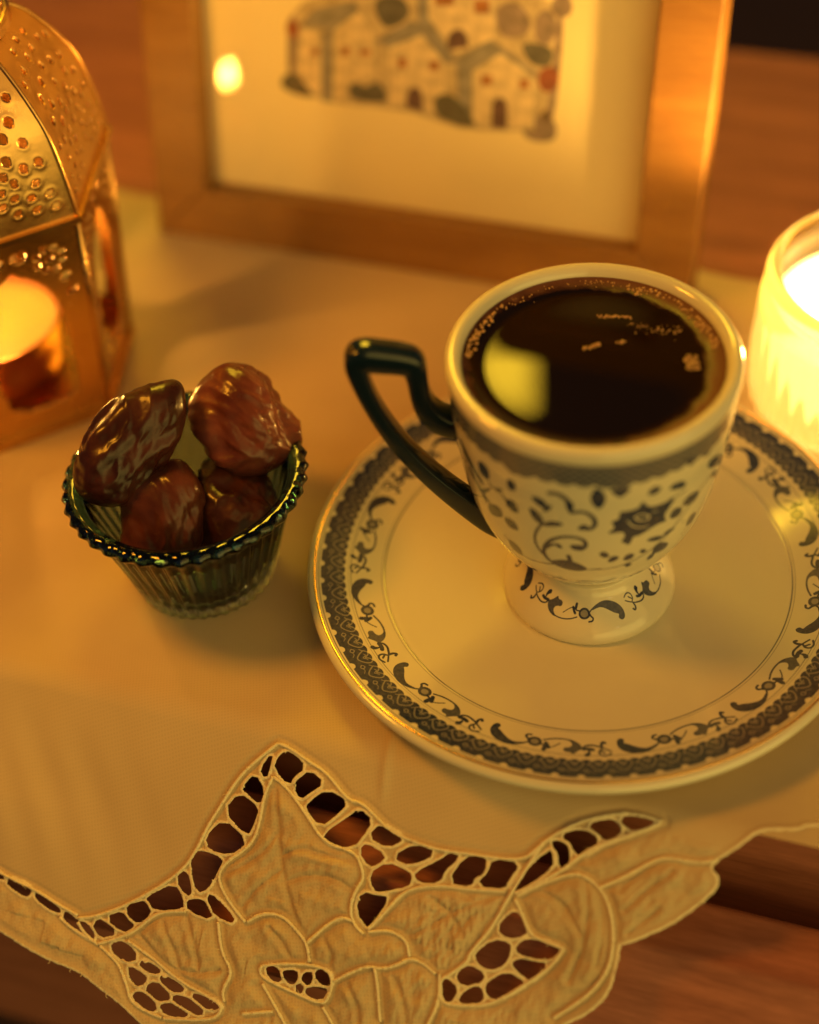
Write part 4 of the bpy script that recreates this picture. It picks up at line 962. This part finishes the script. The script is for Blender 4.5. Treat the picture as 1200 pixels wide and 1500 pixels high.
post_me = mesh_data('corner_post', *tube(np.array([(Rb(z), 0, z) for z in (ZB, 30, ZT)]), .75, 8), M['brass'])
for k in range(6):
    link('dome_ridge', ridge_me, lantern, (0, 0, -.35), A0 + k * R(60))
    link('corner_post', post_me, lantern, (0, 0, -.35), A0 + k * R(60))
def hexring(R0, R1, z0, z1):
    V, F = [], []
    for (r_, z_) in ((R0, z0), (R1, z0), (R1, z1), (R0, z1)):
        V += [(r_ * math.cos(k * R(60)), r_ * math.sin(k * R(60)), z_) for k in range(6)]
    for a in range(4):
        for k in range(6):
            F.append((a * 6 + k, a * 6 + (k + 1) % 6, ((a + 1) % 4) * 6 + (k + 1) % 6, ((a + 1) % 4) * 6 + k))
    return V, F
mk('eave_band', *hexring(34.2, 36.6, 59.2, 60.6), M['brass'], lantern, (0, 0, -.35), A0, smooth=False)
mk('base_plate', *hexring(.1, 30.6, 0.35, 3.2), M['brass'], lantern, (0, 0, -.35), A0, smooth=False)
pr = smooth_profile([(20.4, 96.6), (20.0, 98.6), (18.6, 99.4), (18.2, 102), (18.4, 106), (17.0, 110), (13, 116), (8, 121), (4, 124), (3.2, 127), (4.6, 130), (3.0, 133), (.1, 135)], 5)
V, F, _, _ = revolve(pr, 72)
fin = mk('cap', V, F, M['brass'], lantern, (0, 0, -.35))
bead = mesh_data('bead', *blob((0, 0, 0), 1.1, 1., 10, 8), M['brass'])
for k in range(30):
    a = k * R(12)
    o = link('bead', bead, fin, (18.5 * math.cos(a), 18.5 * math.sin(a), 101.0))

M['copper'] = principled('tea_light_cup', (.62, .23, .12), .30, .85)
noise_bump(M['copper'], 300, .1, .0004)
def flame_mat(name, strength, c0, c1):
    m = bpy.data.materials.new(name); m.use_nodes = True; nt = m.node_tree
    nt.nodes.remove(nt.nodes['Principled BSDF'])
    tc = node(nt, 'ShaderNodeTexCoord'); sx = node(nt, 'ShaderNodeSeparateXYZ'); nt.links.new(tc.outputs['Generated'], sx.inputs[0])
    r = node(nt, 'ShaderNodeValToRGB')
    r.color_ramp.elements[0].position = .05; r.color_ramp.elements[0].color = (*c1, 1)
    r.color_ramp.elements[1].position = .45; r.color_ramp.elements[1].color = (*c0, 1)
    nt.links.new(sx.outputs[2], r.inputs[0])
    e = node(nt, 'ShaderNodeEmission', Strength=strength); nt.links.new(r.outputs[0], e.inputs[0])
    nt.links.new(e.outputs[0], nt.nodes['Material Output'].inputs[0])
    return m
def wax_mat(name, col, glow=None):
    m = principled(name, col, .3, 0, 1.44, Subsurface_Weight=.8)
    m.node_tree.nodes['Principled BSDF'].inputs['Subsurface Radius'].default_value = (.024, .014, .006)
    m.node_tree.nodes['Principled BSDF'].inputs['Subsurface Scale'].default_value = 1.0
    return m
FC0, FC1 = (1.0, .52, .085), (1.0, .38, .05)
def flame(parent, c, hgt, r, mat):
    P = [(max(.02, r * math.sin(math.pi * t ** .8) ** .9 * (1 - .25 * t)), hgt * t) for t in np.linspace(0, 1, 9)]
    V, F, _, _ = revolve(P, 12)
    V[:, 0] += .06 * V[:, 2]
    return mk('flame', V, F, mat, parent, c)
TC = (-138.0, 86.0, 3.4)
tea = empty('tea_light', TC, 'lit tea light in a copper coloured cup, burning inside the lantern', 'candle')
V, F, _, _ = revolve([(.01, 0), (14.6, 0), (15.4, .6), (16.6, 8), (18.4, 15.6), (18.9, 16.0), (18.5, 16.2), (17.8, 15.4), (16.2, 8), (15.0, 1.0), (.01, 1.0)], 72)
mk('metal_cup', V, F, M['copper'], tea)
M['tea_wax'] = wax_mat('tea_light_wax', (.45, .29, .11))
V, F, _, _ = revolve([(.01, 1.1), (14.9, 1.1), (16.1, 8), (17.5, 14.4), (16.5, 13.9), (12, 13.4), (.01, 13.2)], 64)
mk('wax', V, F, M['tea_wax'], tea)
M['wick'] = principled('charred_wick', (.02, .015, .012), .9)
V, F = tube(np.array([(0.2, 2, 13.0), (0.2, 2, 17.5), (0.6, 2, 26.5)]), .5, 8)
mk('wick', V, F, M['wick'], tea)
flame(tea, (0.5, 2.0, 26.0), 9.0, 2.7, flame_mat('tea_flame', FLAME_TEA, FC0, FC1))

# ------------------------------------------------------------------ the jar candle
JC = (76.0, 51.0)
jar = empty('jar_candle', (*JC, 0.35), 'bright burning candle in a ribbed glass jar at the right', 'candle')
m, nt, b = new_mat('frosted_jar_glass')
b.inputs['Base Color'].default_value = (.97, .90, .72, 1); b.inputs['Roughness'].default_value = .12; b.inputs['IOR'].default_value = 1.45; b.inputs['Transmission Weight'].default_value = 1.0
tr = node(nt, 'ShaderNodeBsdfTranslucent'); tr.inputs[0].default_value = (.96, .86, .58, 1)
ms = node(nt, 'ShaderNodeMixShader'); ms.inputs[0].default_value = .32
nt.links.new(b.outputs[0], ms.inputs[1]); nt.links.new(tr.outputs[0], ms.inputs[2]); nt.links.new(ms.outputs[0], nt.nodes['Material Output'].inputs[0])
M['jar_glass'] = m
jp = [(.01, 0), (25, 0), (27.6, 1.0), (28.6, 3), (28.8, 8), (28.9, 14), (28.9, 20), (28.9, 26), (28.6, 29.5), (27.2, 31.2), (26.4, 32.2), (27.6, 33.2), (28.1, 34.6), (27.6, 36.2), (26.4, 36.9), (25.0, 36.6), (24.3, 35.2), (24.6, 32), (25.8, 28), (26, 16), (25.6, 3.4), (24, 2.4), (.01, 2.4)]
def jf(th, i, r, z):
    if 2 <= i <= 6:
        r = r + .55 * np.cos(40 * th) * (1.0 if i <= 5 else .4)
    return r, z
V, F, _, _ = revolve(jp, 320, flute=jf)
mk('glass_jar', V, F, M['jar_glass'], jar)
M['jar_wax'] = wax_mat('jar_wax', (.93, .84, .62))
_b = M['jar_wax'].node_tree.nodes['Principled BSDF']      # emission put into the wax in place of flame light scattering through
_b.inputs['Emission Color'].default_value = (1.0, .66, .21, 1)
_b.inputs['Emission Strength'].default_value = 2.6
V, F, _, _ = revolve([(.01, 2.6), (24.6, 2.6), (25.4, 5), (25.6, 14), (25.4, 25.6), (24, 25.0), (18, 24.6), (.01, 24.5)], 96)
mk('wax', V, F, M['jar_wax'], jar)
V, F = tube(np.array([(0, 0, 24.2), (.2, 0, 26.5), (.9, .1, 29)]), .7, 8)
mk('wick', V, F, M['wick'], jar)
flame(jar, (.5, 0, 26.5), 17, 3.6, flame_mat('jar_flame', FLAME_JAR, FC0, FC1))

# ------------------------------------------------------------------ the framed picture
FA = np.array([-100.97, 143.22, 0.4]); FYAW = R(-22.0); TILT = R(12)
frame = empty('picture_frame', FA, 'light wooden picture frame with a drawing of small houses, leaning behind the cup', 'picture frame')
frame.rotation_euler = Matrix.Rotation(FYAW, 4, 'Z').to_euler() if False else (Matrix.Rotation(FYAW, 3, 'Z') @ Matrix.Rotation(-TILT, 3, 'X')).to_euler()
FWD, FHT, BAR, DEP = 150.5, 186.5, 15.0, 13.0
def bar(name, pts):
    """mitred bar: outline in the frame plane (x right, z up), front at y = 0, back at y = DEP"""
    n = len(pts)
    bm = bmesh.new()
    a = [bm.verts.new((x, 0, z)) for x, z in pts]; c = [bm.verts.new((x, DEP, z)) for x, z in pts]
    bm.faces.new(a); bm.faces.new(c[::-1])
    for i in range(n): bm.faces.new((a[i], c[i], c[(i + 1) % n], a[(i + 1) % n]))
    bmesh.ops.recalc_face_normals(bm, faces=bm.faces[:])
    bmesh.ops.bevel(bm, geom=bm.edges[:], offset=.6, segments=2, profile=.5, affect='EDGES')
    bm.verts.index_update()
    V = [tuple(v.co) for v in bm.verts]; F = [[v.index for v in f.verts] for f in bm.faces]; bm.free()
    return mk(name, V, F, M['frame_wood'], frame, smooth=False)
g = .03
bar('frame_bar', [(0, g), (BAR, BAR), (BAR, FHT - BAR), (0, FHT - g)])
bar('frame_bar', [(FWD, g), (FWD, FHT - g), (FWD - BAR, FHT - BAR), (FWD - BAR, BAR)])
bar('frame_bar', [(g, 0), (FWD - g, 0), (FWD - BAR, BAR - .05), (BAR, BAR - .05)])
bar('frame_bar', [(g, FHT), (BAR, FHT - BAR + .05), (FWD - BAR, FHT - BAR + .05), (FWD - g, FHT)])
m = bpy.data.materials.new('picture_glass'); m.use_nodes = True; nt = m.node_tree
nt.nodes.remove(nt.nodes['Principled BSDF'])
lw = node(nt, 'ShaderNodeLayerWeight', Blend=.5); pw = node(nt, 'ShaderNodeMath', operation='POWER'); pw.inputs[1].default_value = 5.0; fr = node(nt, 'ShaderNodeMath', operation='MULTIPLY_ADD'); fr.inputs[1].default_value = .93; fr.inputs[2].default_value = .045; nt.links.new(lw.outputs['Facing'], pw.inputs[0]); nt.links.new(pw.outputs[0], fr.inputs[0]); tp = node(nt, 'ShaderNodeBsdfTransparent'); gl = node(nt, 'ShaderNodeBsdfGlossy', Roughness=.0)
ms = node(nt, 'ShaderNodeMixShader')
nt.links.new(fr.outputs[0], ms.inputs[0]); nt.links.new(tp.outputs[0], ms.inputs[1]); nt.links.new(gl.outputs[0], ms.inputs[2]); nt.links.new(ms.outputs[0], nt.nodes['Material Output'].inputs[0])
M['pane'] = m
a, c_ = BAR - 3, FWD - BAR + 3
V = [(a, 4, a), (c_, 4, a), (c_, 4, FHT - a), (a, 4, FHT - a)]
mk('glass_pane', V, [(0, 1, 2, 3)], M['pane'], frame, smooth=False)
# the drawing, on cream paper
PX, PZ = (28, 134), (28, 158)
w_, h_ = 820, 930
xs = (np.arange(w_) + .5) / w_ * (PX[1] - PX[0]) + PX[0]; zs = (np.arange(h_) + .5) / h_ * (PZ[1] - PZ[0]) + PZ[0]
X, Y = np.meshgrid(xs, zs)
paper = np.array([.78, .69, .48])
img = np.ones((h_, w_, 3)) * paper
COLS = {'ground': (.47, .39, .29), 'wall': (.60, .50, .37), 'roof': (.25, .24, .25), 'win': (.36, .15, .06), 'door': (.12, .07, .075), 'bush': (.11, .105, .10), 'tree': (.24, .19, .19), 'red': (.25, .085, .055), 'trunk': (.12, .08, .06)}
def paint(P, col, edge=True):
    if not edge: P = chaikin(P, 2)
    i0, i1 = np.searchsorted(xs, [P[:, 0].min() - 2, P[:, 0].max() + 2]); j0, j1 = np.searchsorted(zs, [P[:, 1].min() - 2, P[:, 1].max() + 2])
    if i1 <= i0 or j1 <= j0: return
    sl = (slice(j0, j1), slice(i0, i1))
    d = sdist(X[sl], Y[sl], P)
    a = np.clip(d / .25 + .5, 0, 1)[..., None]
    v = np.array(col) * (1 + .22 * noise2(X[sl], Y[sl], 51, 5, 3))[..., None]
    img[sl] = img[sl] * (1 - a) + v * a
    if edge:
        e = np.clip((.28 - np.abs(d)) / .2, 0, 1)[..., None] * .5
        img[sl] = img[sl] * (1 - e) + np.array((.11, .105, .125)) * e
for dz, dx in ((86, 4), (43, -3), (0, 0)):        # rows of houses climbing the hill
    for k in ('ground', 'tree', 'red', 'trunk', 'wall', 'roof', 'win', 'door', 'bush'):
        for P in PICTURE[k]:
            P = np.array(P) + (dx, dz)
            if P[:, 1].max() < 156: paint(P, COLS[k], k in ('wall', 'roof', 'door', 'win'))
m, nt, b = new_mat('drawing_paper')
b.inputs['Roughness'].default_value = .9
uv = node(nt, 'ShaderNodeUVMap'); im = node(nt, 'ShaderNodeTexImage'); im.image = to_image('house_drawing', img)
nt.links.new(uv.outputs[0], im.inputs[0]); nt.links.new(im.outputs[0], b.inputs['Base Color'])
V = [(PX[0], 6.9, PZ[0]), (PX[1], 6.9, PZ[0]), (PX[1], 6.9, PZ[1]), (PX[0], 6.9, PZ[1])]
mk('drawing', V, [(0, 1, 2, 3)], m, frame, smooth=False, uv=[(0, 0), (1, 0), (1, 1), (0, 1)])
M['paper'] = principled('cream_paper', tuple(paper), .9)
noise_bump(M['paper'], 500, .1, .0002)
V, F = box(a, c_, 7.0, 10.5, a, FHT - a)
mk('backing_sheet', V, F, M['paper'], frame, smooth=False)
V, F = box(FWD / 2 - 22, FWD / 2 + 22, 12.8, 15, 30, 150)
strut = mk('strut', [(FWD / 2 - 20, 13.2, 120), (FWD / 2 + 20, 13.2, 120), (FWD / 2 + 26, 13.2 + 40, 9.5), (FWD / 2 - 26, 13.2 + 40, 9.5), (FWD / 2 - 20, 15.2, 121), (FWD / 2 + 20, 15.2, 121), (FWD / 2 + 26, 15.2 + 40, 10.0), (FWD / 2 - 26, 15.2 + 40, 10.0)],
           [(0, 1, 2, 3), (7, 6, 5, 4), (0, 4, 5, 1), (1, 5, 6, 2), (2, 6, 7, 3), (3, 7, 4, 0)], M['frame_wood'], frame, smooth=False)

# ------------------------------------------------------------------ the hanging paper lamp whose reflection lies in the coffee
m = bpy.data.materials.new('glowing_shade'); m.use_nodes = True; nt = m.node_tree
nt.nodes.remove(nt.nodes['Principled BSDF'])
e = node(nt, 'ShaderNodeEmission', Strength=SHADE_GLOW); e.inputs[0].default_value = (1.0, .60, .03, 1)
nt.links.new(e.outputs[0], nt.nodes['Material Output'].inputs[0])
pend = empty('pendant_lamp', (-57, 420, 385), 'square glowing yellow paper lamp hanging behind the frame, mirrored in the coffee', 'lamp')
V, F = box(-93, 93, -20, 20, 0, 175, 3)
mk('shade', V, F, m, pend, smooth=False)
M['cord'] = principled('lamp_cord', (.02, .018, .015), .6)
V, F = tube(np.array([(0, 0, 175), (0, 0, 600), (0, 0, 1200)]), 2.5, 8)
mk('cord', V, F, M['cord'], pend)
